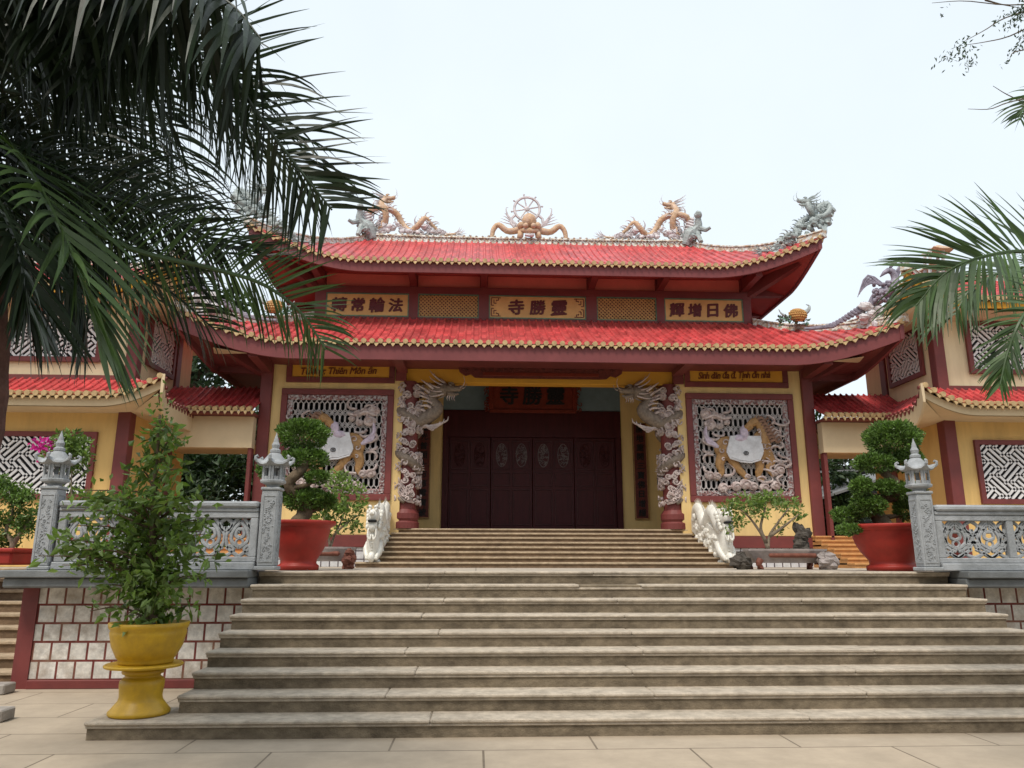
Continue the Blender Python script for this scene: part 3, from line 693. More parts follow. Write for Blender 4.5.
# upper storey
uw_ = MB(); bx(uw_, -5.98, 5.98, 20.06, 24, 7.6, 9.62); uw_.build('upper_wall', M_pink, hall)
fr = MB()
bx(fr, -6.06, 6.06, 19.96, 20.06, 7.75, 8.08); bx(fr, -6.06, 6.06, 19.94, 20.06, 8.76, 8.95)
for a, b_ in ((-6.06, -5.76), (-3.50, -3.25), (-1.58, -1.30), (1.40, 1.70), (3.38, 3.60), (5.83, 6.06)): bx(fr, a, b_, 19.95, 20.06, 8.08, 8.76)
fr.build('frieze_frame', M_maroon, hall)
for xb in (-5.9, -3.38, -1.44, 1.55, 3.49, 5.9):
    c_ = MB(); bx(c_, xb-.11, xb+.11, 19.92, 20.06, 8.955, 9.5)
    v = []
    for dx in (-.09, .09): v += [(CX+xb+dx, 19.93, 8.97), (CX+xb+dx, 19.93, 9.35), (CX+xb+dx, 18.8, 9.16), (CX+xb+dx, 18.8, 9.0), (CX+xb+dx, 19.3, 9.0)]
    c_.add(v, [(0, 1, 2, 3, 4), (9, 8, 7, 6, 5)]+[(i, (i+1) % 5, (i+1) % 5+5, i+5) for i in range(5)])
    c_.build('bracket', M_maroon, hall)
for s in (-1, 1):          # corner cantilevers seen under the upturned upper corners
    c_ = MB(); c_.bar((CX+s*5.95, 20.1, 8.9), (CX+s*7.1, 18.95, 9.5), .2, .26); c_.bar((CX+s*5.98, 20.2, 9.02), (CX+s*7.2, 20.2, 9.05), .18, .24); c_.build('corner_bracket', M_maroon, hall); c_ = MB()
    c_.bar((CX+s*5.98, 22, 9.02), (CX+s*7.2, 22, 9.05), .18, .24); c_.build('corner_bracket', M_maroon, hall)
for a, b_ in ((-3.25, -1.58), (1.70, 3.38)):            # pierced gold grilles
    g = MB(); h = 8.76-8.08; x0, x1 = CX+a, CX+b_
    bx(MB(), a, b_, 20.045, 20.058, 8.08, 8.76).build('grille_back', M_letter, hall)
    p = .104; n = int((x1-x0+h)/p)
    for k in range(n+1):
        for d in (1, -1):
            xs = x0-h+k*p if d == 1 else x0+k*p
            t0 = max(0, (x0-xs)/h) if d == 1 else max(0, (xs-x1)/h); t1 = min(1, (x1-xs)/h) if d == 1 else min(1, (xs-x0)/h)
            if t1-t0 > .02: g.bar((xs+d*h*t0, 20.025+.008*d, 8.08+h*t0), (xs+d*h*t1, 20.025+.008*d, 8.08+h*t1), .033, .014, (0, 1, 0))
    go = g.build('gold_grille', M_signpanel, hall)
    f_ = MB()
    f_.box(x0, x1, 19.97, 20.03, 8.08, 8.105); f_.box(x0, x1, 19.97, 20.03, 8.735, 8.76); f_.box(x0, x0+.025, 19.97, 20.03, 8.105, 8.735); f_.box(x1-.025, x1, 19.97, 20.03, 8.105, 8.735)
    f_.build('grille_frame', M_greenframe, go)
# roofs
RL = Roof(CX, 22, 8.15, 6.12, 5.0, 2.05, 6.50, 8.02, .62, .36, .72, 1.9)
RU = Roof(CX, 22, 7.25, 5.1, 3.4, .02, 9.18, 11.22, .80, .30, .63, 1.9)
build_roof(RL, hall, (0, 1, 3), 1.6, M_maroon, M_fascia, ridge=False, name='lower_roof', fh=-.40)
build_roof(RU, hall, (0, 1, 3), 1.45, M_soffit, M_fascia, ridge=True, name='upper_roof', fh=-.30, srise=.42)
# beige triangles in the lower soffit corners
for s in (-1, 1):
    c_ = MB(); c_.add([(CX+s*6.95, 17.3, 6.262), (CX+s*7.75, 17.35, 6.40), (CX+s*7.9, 17.9, 6.40), (CX+s*6.95, 17.3, 6.275), (CX+s*7.75, 17.35, 6.412), (CX+s*7.9, 17.9, 6.412)],
        [(0, 1, 2), (5, 4, 3), (0, 3, 4, 1), (1, 4, 5, 2), (2, 5, 3, 0)]); c_.build('soffit_inlay', M_beige, hall)

# doors ---------------------------------------------------------------
df = MB(); bx(df, -2.55, 2.55, 21.46, 21.6, 5.02, 5.80, .01); bx(df, -2.55, -2.38, 21.44, 21.6, ZF, 5.02); bx(df, 2.38, 2.55, 21.44, 21.6, ZF, 5.02); bx(df, -2.38, 2.38, 21.46, 21.6, ZF, ZF+.06)
df.build('door_frame', M_door, hall)
lw = 4.76/4
for i in range(4):
    x0 = CX-2.38+lw*i; x1 = x0+lw; d = MB(); y = 21.52
    d.bbox(x0+.008, x1-.008, y, y+.06, ZF+.065, 5.015, .006); do = d.build('door_leaf', M_door, hall)
    m = MB(); cv = MB()
    for h in (0, 1):
        a = x0+.06+h*(lw/2-.03); b_ = a+lw/2-.09
        for (z0, z1) in ((2.55, 3.55), (3.63, 4.02), (4.10, 4.92)):
            for q in ((a, b_, z0, z0+.03), (a, b_, z1-.03, z1), (a, a+.03, z0+.03, z1-.03), (b_-.03, b_, z0+.03, z1-.03)):
                m.bbox(q[0], q[1], y-.025, y+.005, q[2], q[3], .006)
        cxm, czm = (a+b_)/2, 4.51
        rr = random.Random(i*2+h)
        for k in range(46):
            r_ = math.sqrt(rr.random()); an = rr.uniform(0, 2*PI); px, pz = cxm+.14*r_*math.cos(an), czm+.30*r_*math.sin(an)
            cv.tube([(px+.03*math.cos(an+t), y-.012, pz+.03*math.sin(an+t)) for t in (0, 1, 2, 3, 4)], .008, 4)
        cv.tube([(cxm+.15*math.cos(t), y-.008, czm+.33*math.sin(t)) for t in np.linspace(0, 2*PI, 20)], .01, 4)
    m.build('moulding', M_doortrim, do); cv.build('carved_medallion', M_carvegrey if 0 < i < 3 else M_doortrim, do)
# lattice panels with the horse reliefs ---------------------------------
def lattice(s):
    x0, x1 = sorted((CX+s*3.64, CX+s*6.38)); z0, z1 = 2.98, 5.70; y = YF-.05; fw_ = .15
    f = MB()
    f.bbox(x0, x1, y-.03, y+.12, z0, z0+fw_, .012); f.bbox(x0, x1, y-.03, y+.12, z1-fw_, z1, .012)
    f.bbox(x0, x0+fw_, y-.028, y+.12, z0+fw_, z1-fw_, .012); f.bbox(x1-fw_, x1, y-.028, y+.12, z0+fw_, z1-fw_, .012)
    fo = f.build('lattice_panel', M_maroon, hall)
    a0, a1, c0, c1 = x0+fw_, x1-fw_, z0+fw_, z1-fw_; bw = .13
    b = MB()
    for q in ((a0, a1, c0, c0+bw), (a0, a1, c1-bw, c1), (a0, a0+bw, c0+bw, c1-bw), (a1-bw, a1, c0+bw, c1-bw)): b.bbox(q[0], q[1], y+.01, y+.09, q[2], q[3], .01)
    rr = random.Random(5+s)
    def curl(x, z, r_, an, tw): b.tube([(x+r_*math.cos(an+tw*t)*(1-t/9), y+.005, z+r_*math.sin(an+tw*t)*(1-t/9)) for t in (0, .8, 1.6, 2.4, 3.2, 4, 4.8)], .017, 5)
    n = 19
    for k in range(n):
        xx = a0+bw*.5+(a1-a0-bw)*k/(n-1); zz = c0+bw*.5+(c1-c0-bw)*k/(n-1); tw = 1 if k % 2 else -1
        curl(xx, c0+bw/2, .05, rr.uniform(0, 6), tw); curl(xx, c1-bw/2, .05, rr.uniform(0, 6), tw); curl(a0+bw/2, zz, .05, rr.uniform(0, 6), tw); curl(a1-bw/2, zz, .05, rr.uniform(0, 6), tw)
    b.build('mosaic_border', M_border, fo)
    l = MB(); i0, i1, k0, k1 = a0+bw, a1-bw, c0+bw, c1-bw; nc, nr = 17, 7; cw, ch = (i1-i0)/nc, (k1-k0)/nr
    for i in range(nc):
        for j in range(nr):
            cx_, cz_ = i0+cw*(i+.5), k0+ch*(j+.5); w_, h_ = cw*.42, ch*.40
            hx = [(0, h_), (w_, h_*.62), (w_, -h_*.62), (0, -h_), (-w_, -h_*.62), (-w_, h_*.62)]
            for q in range(6):
                A, B = hx[q], hx[(q+1) % 6]; l.bar((cx_+A[0], y+.05, cz_+A[1]), (cx_+B[0], y+.05, cz_+B[1]), .021, .05, (0, 1, 0))
            l.bar((cx_, y+.05, cz_+h_), (cx_, y+.05, cz_+ch*.5), .03, .045, (0, 1, 0)); l.bar((cx_, y+.05, cz_-h_), (cx_, y+.05, cz_-ch*.5), .03, .045, (0, 1, 0))
            l.bar((cx_+w_, y+.05, cz_), (cx_+cw*.5, y+.05, cz_), .03, .045, (0, 1, 0)); l.bar((cx_-w_, y+.05, cz_), (cx_-cw*.5, y+.05, cz_), .03, .045, (0, 1, 0))
            # small diamond at the crossing
            if i < nc-1 and j < nr-1:
                px, pz = cx_+cw/2, cz_+ch/2; dd = .045
                for A, B in (((0, dd), (dd, 0)), ((dd, 0), (0, -dd)), ((0, -dd), (-dd, 0)), ((-dd, 0), (0, dd))):
                    l.bar((px+A[0], y+.05, pz+A[1]), (px+B[0], y+.05, pz+B[1]), .02, .04, (0, 1, 0))
    l.build('hexagon_lattice', M_lattice, fo)
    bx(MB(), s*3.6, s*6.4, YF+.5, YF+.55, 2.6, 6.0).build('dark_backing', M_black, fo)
    # relief: horse with a saddle cloth; local u to the right (mirrored for left bay)
    cxp, czp = (x0+x1)/2, (z0+z1)/2
    P = lambda u, v, d=0: (cxp+s*u*.93, y+.0-d, czp-.06+v*.93)
    h = MB()
    h.ball(P(-.42, .02, .02), (.34, .10, .31), 14, 9); h.ball(P(.50, .10, .02), (.26, .10, .38), 14, 9); h.ball(P(.0, -.02, .0), (.5, .08, .25), 14, 9)
    h.tube(cr_spline([P(.54, .15, .03), P(.56, .42, .05), P(.46, .66, .07), P(.34, .72, .08)], 8), [.2, .17, .145, .125, .11, .10, .095, .09, .085], 10, .7)
    h.tube(cr_spline([P(.40, .76, .08), P(.26, .70, .10), P(.10, .58, .11), P(.0, .52, .11)], 8), [.09, .11, .11, .095, .08, .066, .06, .066, .045], 10, .7); h.tube([P(.24, .60, .1), P(.13, .50, .11), P(.05, .44, .1)], [.06, .04, .02], 7)
    for q in (0, .07): h.tube([P(.3+q, .72, .1), P(.34+q, .82, .1), P(.40+q, .92, .08)], [.035, .025, .006], 5)
    for pts in ([(-.55, -.1), (-.66, -.4), (-.62, -.62), (-.78, -.8)], [(-.35, -.15), (-.22, -.45), (-.02, -.68), (.02, -.80)], [(.40, -.15), (.42, -.45), (.36, -.68), (.46, -.84)], [(.60, -.05), (.74, -.30), (.64, -.52), (.76, -.70)]):
        h.tube(cr_spline([P(a, b_, .03) for a, b_ in pts], 10), [.145-.0105*k+.02*(k == 10) for k in range(11)], 8, .6)
    h.build('horse_relief', M_qilin, fo)
    c = MB(); poly = [(-.34, .26), (.42, .26), (.47, -.12), (.38, -.30), (.15, -.37), (-.12, -.35), (-.40, -.26), (-.46, -.14)]
    if s < 0: poly = [(-a, b_) for a, b_ in poly][::-1]
    c.prism([(cxp+a, czp+b_) for a, b_ in poly], y-.15, y-.07)
    c.tube([P(u, v, .15) for u, v in ((-.46, -.14), (-.40, -.26), (-.12, -.35), (.15, -.37), (.38, -.30), (.47, -.12))], .022, 5)
    so_ = c.build('saddle_cloth', M_cloth, fo)
    k_ = MB()
    k_.tube([P(.02+.06*math.cos(q), -.12+.045*math.sin(q), .165) for q in np.linspace(0, 2*PI, 14)], .011, 5); k_.ball(P(.02, -.12, .16), (.022, .015, .02), 7, 5); k_.build('dark_boss', M_darksteel, fo)
    k_ = MB(); rr = random.Random(31)
    for (u, v, r_) in ((-.5, .16, .10), (-.42, -.02, .09), (-.6, -.05, .08), (.55, .22, .10), (.62, .05, .10), (.48, -.05, .08), (.52, .38, .07), (.42, .5, .06), (-.58, -.28, .05), (.47, -.32, .05)):
        an = rr.uniform(0, 6); k_.tube([P(u+r_*math.cos(an+q)*(1-q/7.5), v+r_*math.sin(an+q)*(1-q/7.5), .13 if abs(v) < .25 else .11) for q in np.linspace(0, 5.4, 9)], .016, 5)
    for q in range(7): k_.tube([P(.70-.02*q, .38-.1*q, .08), P(.78-.02*q, .32-.1*q, .1)], .014, 5)
    k_.build('coat_scroll', M_cloud, fo)
    k_ = MB(); k_.ball(P(.02, .42, .1), (.11, .09, .19), 10, 7, .12); k_.ball(P(-.1, .28, .1), (.2, .08, .1), 10, 7, .08); k_.build('rider', M_lilac, fo); k_ = MB()
    for q in range(5): k_.tube(cr_spline([P(-.68, .05, .05), P(-.85-.03*q, .12+.05*q, .06), P(-.98, .3+.09*q-.1, .05), P(-1.04+.03*q, .5+.05*q, .04)], 8), [.05, .05, .045, .04, .035, .03, .025, .02, .01], 6)
    k_.build('horse_tail', M_lilac, fo)
    m = MB(); rr = random.Random(2)
    for q in range(8):
        v0 = .80-.085*q; u0 = .40+.045*q
        m.tube(cr_spline([P(u0, v0, .1), P(u0+.12, v0+.05, .12), P(u0+.2, v0-.03, .1), P(u0+.30, v0+.05, .08), P(u0+.36, v0-.01, .06)], 9), [.045, .046, .043, .04, .036, .031, .025, .019, .012, .005], 5)
    m.build('mane', M_mane, fo)
    k_ = MB()
    for (u, v, r_) in ((-.95, .95, .16), (-.72, .92, .12), (-.55, .86, .12), (-.86, .66, .16), (-.6, .62, .1), (-.4, .72, .09), (-.95, -.7, .13), (-.75, -.72, .12), (.0, -.92, .16), (.2, -.98, .13), (-.25, -.98, .14), (.5, -1.0, .13), (.8, -.95, .14), (-.6, -1.02, .14), (.95, -.55, .13), (.8, -.62, .1), (1.0, -.35, .08), (.05, -.72, .09)):
        k_.ball(P(u, v, .03), (r_, .06, r_*.8), 10, 6, .1, int(u*50+v*9)); k_.tube([P(u+r_*.7*math.cos(t)*(1-t/8), v+r_*.6*math.sin(t)*(1-t/8), .09) for t in np.linspace(0, 5, 8)], .018, 5)
    rr = random.Random(77)
    for q in range(34):
        u, v = rr.uniform(-1.1, 1.1), rr.choice((rr.uniform(.55, 1.1), rr.uniform(-1.1, -.5), rr.uniform(-.5, .5)))
        if abs(u) < .75 and -.5 < v < .8: u = math.copysign(rr.uniform(.8, 1.1), u)
        an = rr.uniform(0, 6); L_ = rr.uniform(.12, .24)
        k_.tube(cr_spline([P(u, v, .03), P(u+L_*math.cos(an), v+L_*math.sin(an)*.6, .06), P(u+L_*1.7*math.cos(an+.6), v+L_*1.2*math.sin(an+.6), .05), P(u+L_*1.6*math.cos(an+1.1), v+L_*1.5*math.sin(an+1.1), .03)], 8), [.03, .034, .036, .034, .03, .026, .02, .014, .006], 5)
    k_.tube(cr_spline([P(-1.0, .82, .05), P(-.75, .9, .07), P(-.5, .82, .06), P(-.3, .86, .04)], 10), .045, 6); k_.tube([P(-.8, .86, .06), P(-.8, .66, .06)], .03, 5); k_.tube([P(-.55, .84, .06), P(-.55, .64, .06)], .03, 5)
    for q in range(6): k_.tube(cr_spline([P(.6, .55+.02*q, .06), P(.8, .6-.05*q, .07), P(1.0, .5-.06*q, .05), P(1.06, .7-.06*q, .04)], 6), [.03, .03, .028, .024, .02, .015, .01], 5)
    k_.build('cloud_relief', M_cloud, fo)
lattice(-1); lattice(1)

# ------------------------------------------------------------------ signs
def frieze_sign(a, b_, txt, label, size, corner):
    x0, x1 = CX+a, CX+b_; z0, z1 = 8.085, 8.755
    t = thing('signboard', label, 'sign', ((x0+x1)/2, 20, 8.085), 'gold signboards between the two roofs')
    MB().box(x0+.03, x1-.03, 19.985, 20.05, z0+.03, z1-.03).build('board', M_signgold, t)
    f = MB()
    f.box(x0, x1, 19.965, 20.055, z0, z0+.03); f.box(x0, x1, 19.965, 20.055, z1-.03, z1); f.box(x0, x0+.03, 19.965, 20.055, z0+.03, z1-.03); f.box(x1-.03, x1, 19.965, 20.055, z0+.03, z1-.03)
    f.build('frame', M_greenframe, t)
    l = MB(); n = len(txt); w_ = (x1-x0)*(.86 if n == 4 else .62)
    for i, ch in enumerate(txt):
        cx_ = (x0+x1)/2+(i-(n-1)/2)*w_/n*1.06
        put_text(l, ch, (cx_, 19.978, (z0+z1)/2), size*(1, .96, 1.03, .98)[i % 4], .022, .017, .06, 1, 1.0, (.05, .02, .07, .03)[i % 4])
    l.build('lettering', M_letter, t)
    if corner:
        for sx in (-1, 1):
            for sz in (-1, 1):
                k = MB()
                ox = (x0+.07) if sx < 0 else (x1-.07); oz = (z0+.07) if sz < 0 else (z1-.07)
                def hb(u0, u1, v): k.box(*sorted((ox-sx*u0, ox-sx*u1)), 19.975, 19.986, oz-sz*v-.011, oz-sz*v+.011)
                def vb(u, v0, v1): k.box(ox-sx*u-.011, ox-sx*u+.011, 19.972, 19.986, *sorted((oz-sz*v0, oz-sz*v1)))
                vb(0, 0, .22); hb(0, .26, 0); vb(.07, .06, .16); hb(.0, .07, .22); hb(.07, .14, .16); vb(.14, .06, .1); vb(.2, .0, .07); hb(.14, .2, .07)
                k.build('corner_fret', M_letter, t)
    return t
frieze_sign(-5.76, -3.50, '轉常輪法', 'gold signboard with four dark characters, left of the frieze', .42, False)
frieze_sign(-1.30, 1.40, '寺勝靈', 'wide gold signboard with three characters and fret corners, centre of frieze', .46, True)
frieze_sign(3.60, 5.83, '輝增日佛', 'gold signboard with four dark characters, right of the frieze', .42, False)

def script_board(s, txt, label):
    x0, x1 = sorted((CX+s*3.64, CX+s*6.30)); z0, z1 = 5.86, 6.60; y = YF-.04
    t = thing('script_board', label, 'sign', ((x0+x1)/2, y, z0), 'yellow script boards over the lattice panels')
    f = MB(); f.bbox(x0, x1, y-.03, y+.03, z0, z0+.14, .008); f.bbox(x0, x1, y-.03, y+.03, z1-.12, z1, .008); f.bbox(x0, x0+.14, y-.028, y+.03, z0+.14, z1-.12, .008); f.bbox(x1-.14, x1, y-.028, y+.03, z0+.14, z1-.12, .008)
    f.build('frame', M_maroon, t); MB().box(x0+.14, x1-.14, y, y+.03, z0+.14, z1-.12).build('board', M_yellow, t)
    l = MB(); put_text(l, txt, ((x0+x1)/2-.05, y-.008, z0+.30), .25, .012, .004, .25, .95, 1, .02, 1.85); l.build('lettering', M_scriptletter, t)
script_board(-1, 'Tứơng: Thiên Môn ấn', 'yellow board with brown handwriting above the left lattice panel')
script_board(1, 'Sinh dân đa đ. Tịnh đn nhà', 'yellow board with brown handwriting above the right lattice panel')
t = thing('name_plaque', 'red plaque with three black characters above the doors', 'sign', (CX, 21.2, 5.7))
v = MB(); v.prism([(CX-1.18, 5.72), (CX+1.18, 5.72), (CX+1.24, 6.62), (CX-1.24, 6.62)], 21.22, 21.30); v.build('board', M_redboard, t)
v = MB()
for q in ((-1.24, 1.24, 5.68, 5.78), (-1.26, -1.13, 5.78, 6.6), (1.13, 1.26, 5.78, 6.6)): v.bbox(CX+q[0], CX+q[1], 21.17, 21.23, q[2], q[3], .012)
rr = random.Random(9)
for i in range(60):
    sd_ = rr.choice((-1, 1)); x = CX+sd_*rr.uniform(1.12, 1.36); z = rr.uniform(5.75, 6.55); an = rr.uniform(0, 6)
    v.tube([(x+.05*math.cos(an+q), 21.18, z+.05*math.sin(an+q)) for q in (0, 1, 2, 3, 4)], .014, 4)
v.build('carved_frame', M_redboard, t)
v = MB()
for i, ch in enumerate('寺勝靈'): put_text(v, ch, (CX-.02+(i-1)*.66, 21.20, 6.18), .56, .025, .016, .05)
v.build('lettering', M_inkletter, t)
for s, txt, lb in ((-1, '靈光普照十方慈雲廣被', 'narrow couplet board left of the dark doors'), (1, '勝地重開三寶佛日增輝', 'narrow couplet board right of the dark doors')):
    t = thing('couplet_board', lb, 'sign', (CX+s*3.08, 21.45, 2.7), 'couplet boards beside the doors')
    v = MB(); bx(v, s*2.88, s*3.28, 21.43, 21.49, 2.72, 5.45, .008); v.build('board', M_browncarve, t)
    v = MB()
    for q in ((2.88, 2.91, 2.72, 5.45), (3.25, 3.28, 2.72, 5.45)): bx(v, s*q[0], s*q[1], 21.42, 21.432, q[2], q[3])
    bx(v, s*2.91, s*3.25, 21.42, 21.432, 2.72, 2.75); v.build('gilt_border', M_qilin, t)
    l = MB()
    for i, ch in enumerate(txt): put_text(l, ch, (CX+s*3.08, 21.422, 5.28-.265*i), .22, .012, .006, .04)
    l.build('lettering', M_inkletter, t)
t = thing('wall_speaker', 'small black box on the wall beside the right dragon pillar', 'speaker', (CX+3.5, 21.0, 3.6))
v = MB(); v.bbox(CX+3.42, CX+3.70, 20.7, 20.95, 3.62, 4.1, .015); v.build('cabinet', M_black, t)
v = MB(); v.bbox(CX+3.45, CX+3.67, 20.685, 20.702, 3.66, 4.06, .005); v.build('grille', M_darksteel, t)

# ------------------------------------------------------------------ dragon helpers
def dragon_head(mb, mb2, p, d, s_, upv=(0, 0, 1)):
    """head at p looking along d; mb gets skull and jaws, mb2 horns, mane and whiskers"""
    d = V3(d)/np.linalg.norm(d); u = V3(upv); u = u-d*np.dot(u, d); u /= np.linalg.norm(u); r_ = np.cross(d, u)
    Q = lambda a, b_, c: V3(p)+s_*(d*a+u*b_+r_*c)
    mb.tube([Q(-.35, 0, 0), Q(-.05, .08, 0), Q(.25, .08, 0), Q(.55, .06, 0), Q(.78, .10, 0), Q(.9, .08, 0)], [.20*s_, .30*s_, .25*s_, .17*s_, .19*s_, .10*s_], 10)
    mb.tube([Q(-.05, -.15, 0), Q(.25, -.24, 0), Q(.55, -.27, 0), Q(.72, -.22, 0)], [.18*s_, .14*s_, .10*s_, .06*s_], 8)
    mb.ball(Q(.82, .2, 0), .1*s_, 8, 6)
    for c in (-1, 1):
        mb.ball(Q(.22, .27, .17*c), .11*s_, 8, 6)
        mb.tube([Q(.1, .36, .2*c), Q(.3, .40, .2*c), Q(.42, .33, .18*c)], .05*s_, 5)
        mb2.tube(cr_spline([Q(-.05, .3, .12*c), Q(-.3, .55, .16*c), Q(-.65, .7, .2*c), Q(-.8, .95, .22*c)], 8), [.07*s_*(1-k/10) for k in range(9)], 6)
        mb2.tube(cr_spline([Q(.75, .12, .12*c), Q(1.0, .2, .25*c), Q(1.1, .5, .32*c), Q(1.0, .8, .3*c)], 8), [.035*s_*(1-k/11) for k in range(9)], 5)
        mb.tube([Q(.5, -.02, .12*c), Q(.5, -.14, .12*c)], [.04*s_, .01*s_], 5)
        for k in range(5):
            a = -.5+.28*k
            mb2.tube(cr_spline([Q(-.15, a*.6, .22*c), Q(-.5, a*.9, .34*c), Q(-.85, a*1.2+.1, .38*c), Q(-1.05, a*1.35+.25, .36*c)], 6), [.07*s_*(1-k2/7.5) for k2 in range(7)], 5)
    for k in range(4): mb2.tube([Q(.5-.13*k, -.3, 0), Q(.45-.14*k, -.5, .05*(k % 2-.5)), Q(.52-.15*k, -.68, 0)], [.05*s_, .035*s_, .008*s_], 5)
def dragon_body(mb, fin, pts, rmax, n=60, r0=.25, fin_h=.5, fin_dir=None):
    P = cr_spline(pts, n); rad = [rmax*(r0+(1-r0)*min(1, 1.6*math.sin(PI*min(1, .02+i/n*.62)))) for i in range(n+1)]
    mb.tube(P, rad, 10)
    for i in range(2, n-1):                     # dorsal fins
        t = P[i+1]-P[i-1]; t /= np.linalg.norm(t); nn = np.cross(V3((0, 1, 0)), t)
        if fin_dir is not None: nn = V3(fin_dir)-t*np.dot(V3(fin_dir), t)
        if np.linalg.norm(nn) < .1: continue
        nn /= np.linalg.norm(nn)
        if nn[2] < 0 and fin_dir is None: nn = -nn
        b_ = P[i]+nn*rad[i]*.8; h = rmax*fin_h*1.25
        fin.add([b_-t*rmax*.35, b_+t*rmax*.35, b_-t*rmax*.25+nn*(rad[i]*.2+h), b_+V3((0, rmax*.22, 0)), b_-V3((0, rmax*.22, 0))], [(0, 3, 2), (3, 1, 2), (1, 4, 2), (4, 0, 2)])
    return P, rad
def leg(mb, p, d, L_, r_):
    d = V3(d); q = V3(p)+d*L_*.5+V3((0, -.02, .1*L_)); e = V3(p)+d*L_*.55+V3((0, -.03, -.5*L_))
    mb.tube(cr_spline([p, q, e], 8), [r_*(1.2-.08*k) for k in range(9)], 7)
    for k in (-1, 0, 1): mb.tube([e, e+V3((.14*L_*k+d[0]*.12*L_, -.05*L_, -.1*L_)), e+V3((.2*L_*k+d[0]*.2*L_, -.06*L_, -.28*L_))], [r_*.5, r_*.4, r_*.08], 5)
def roof_dragon(name, label, cat, pix, head_d, px2m, Y, base_px, m_body, m_trim, group, rmax=.15, hs=.42, loc=None):
    """pix: tail-to-head pixel outline read off the photograph, turned into metres about base_px"""
    o = at(base_px[0], base_px[1], Y)
    t = thing(name, label, cat, tuple(o), group)
    rr = random.Random(len(label))
    pts = []
    for i, (x, y) in enumerate(pix):
        q = at(x, y, Y); pts.append(V3((q[0], Y+.13*math.sin(i*1.3), q[2])))
    b = MB(); f = MB(); P, rad = dragon_body(b, f, pts, rmax)
    b.build('body', m_body, t, smooth=True); f.build('dorsal_fin', m_trim, t)
    h, g = MB(), MB(); dragon_head(h, g, P[-1], head_d, hs); h.build('head', m_body, t, smooth=True); g.build('mane', m_trim, t)
    for k in (.34, .42, .74, .82):
        l = MB(); i = int(k*60); leg(l, P[i], (.6 if int(k*100) % 4 else -.6, -.3, 0), .42*rmax/.15, .06*rmax/.15); l.build('leg', m_body, t, smooth=True)
    fl_ = MB()
    for k in range(46):
        i = rr.randint(4, 57); p0 = P[i]; t_ = P[i+1]-P[i-1]; t_ /= np.linalg.norm(t_); n_ = V3((-t_[2], 0, t_[0]))*rr.choice((-1, 1)); L_ = rmax*rr.uniform(1.6, 3.0)
        fl_.tube(cr_spline([p0+n_*rad[i]*.6, p0+n_*(rad[i]+L_*.4)-t_*L_*.3+V3((0, -.05, 0)), p0+n_*(rad[i]+L_*.5)-t_*L_*.8+V3((0, -.05, .03))], 5), [rmax*.28, rmax*.27, rmax*.23, rmax*.17, rmax*.1, rmax*.02], 5)
    fl_.build('flame', m_trim, t)
    tl = MB()
    d = P[0]-P[2]; d /= np.linalg.norm(d)
    for k in range(9):
        a = (k-4)*.26; dd = V3((d[0]*math.cos(a)-d[2]*math.sin(a), .12*(k % 3-1), d[0]*math.sin(a)+d[2]*math.cos(a)))
        L_ = rmax*3.6*(1-.08*abs(k-4)); tl.tube(cr_spline([P[1], P[0]+dd*L_*.5, P[0]+dd*L_+V3((0, 0, L_*.15))], 6), [rmax*.22, rmax*.2, rmax*.2, rmax*.17, rmax*.13, rmax*.08, rmax*.02], 5)
    tl.build('tail', m_trim, t)
    c = MB()
    for k in range(46):
        i = 4+int(k*(1.2 if base_px[0] < 700 else .9)); q = P[min(i, 58)]; z = o[2]+rr.uniform(.0, .8)*max(.15, (q[2]-o[2])*.7) if base_px[0] < 700 else q[2]-rr.uniform(.02, .28)
        r_ = rr.uniform(.05, .11); c.ball((q[0]+rr.uniform(-.1, .1), Y+rr.uniform(-.1, .1), z), (r_*1.2, .07, r_), 8, 6, .2, k); c.tube([(q[0]+r_*math.cos(a)*(1-a/8), Y-.1, z+r_*math.sin(a)*(1-a/8)) for a in np.linspace(0, 5, 7)], .016, 4)
    if base_px[0] > 700:      # the loop of the body rests on a rising wave at the roof tip
        for k in range(5):
            c.tube(cr_spline([V3(at(816+1.5*k, 238, Y-.35)), V3(at(822+.8*k, 231, Y-.2)), V3(at(828-1.2*k, 222, Y)), V3(at(824-1.5*k, 214, Y))], 10), [.07-.004*q for q in range(11)], 7)
        for k in range(16): u_ = rr.random(); q = at(804+22*u_, 238-14*u_-10*rr.random(), Y); c.ball((q[0], Y-.1+rr.uniform(-.15, .1), q[2]), (.07, .07, .07), 8, 6, .25, k)
    c.build('cloud', M_dragonpale if base_px[0] < 700 else M_dragonsilver, t)
    return t, o
RIDGE_G = 'dragons on the main ridge'
pixR = [(604, 237), (617, 236), (627, 229), (634, 224), (640, 231), (648, 236), (656, 229), (662, 219), (673, 216), (686, 219), (689, 228), (682, 236), (674, 232), (672, 221), (676, 212), (673, 205)]
t_r, o_r = roof_dragon('ridge_dragon', 'weathered gold dragon on the right of the main ridge, facing the wheel', 'dragon', pixR, (-1, 0, .12), 0, 22, (645, 240), M_dragongold, M_dragonpale, RIDGE_G, .10, .36)
dup(t_r, (2*CX-o_r[0], o_r[1], o_r[2]), 'weathered gold dragon on the left of the main ridge, facing the wheel', RIDGE_G, True)
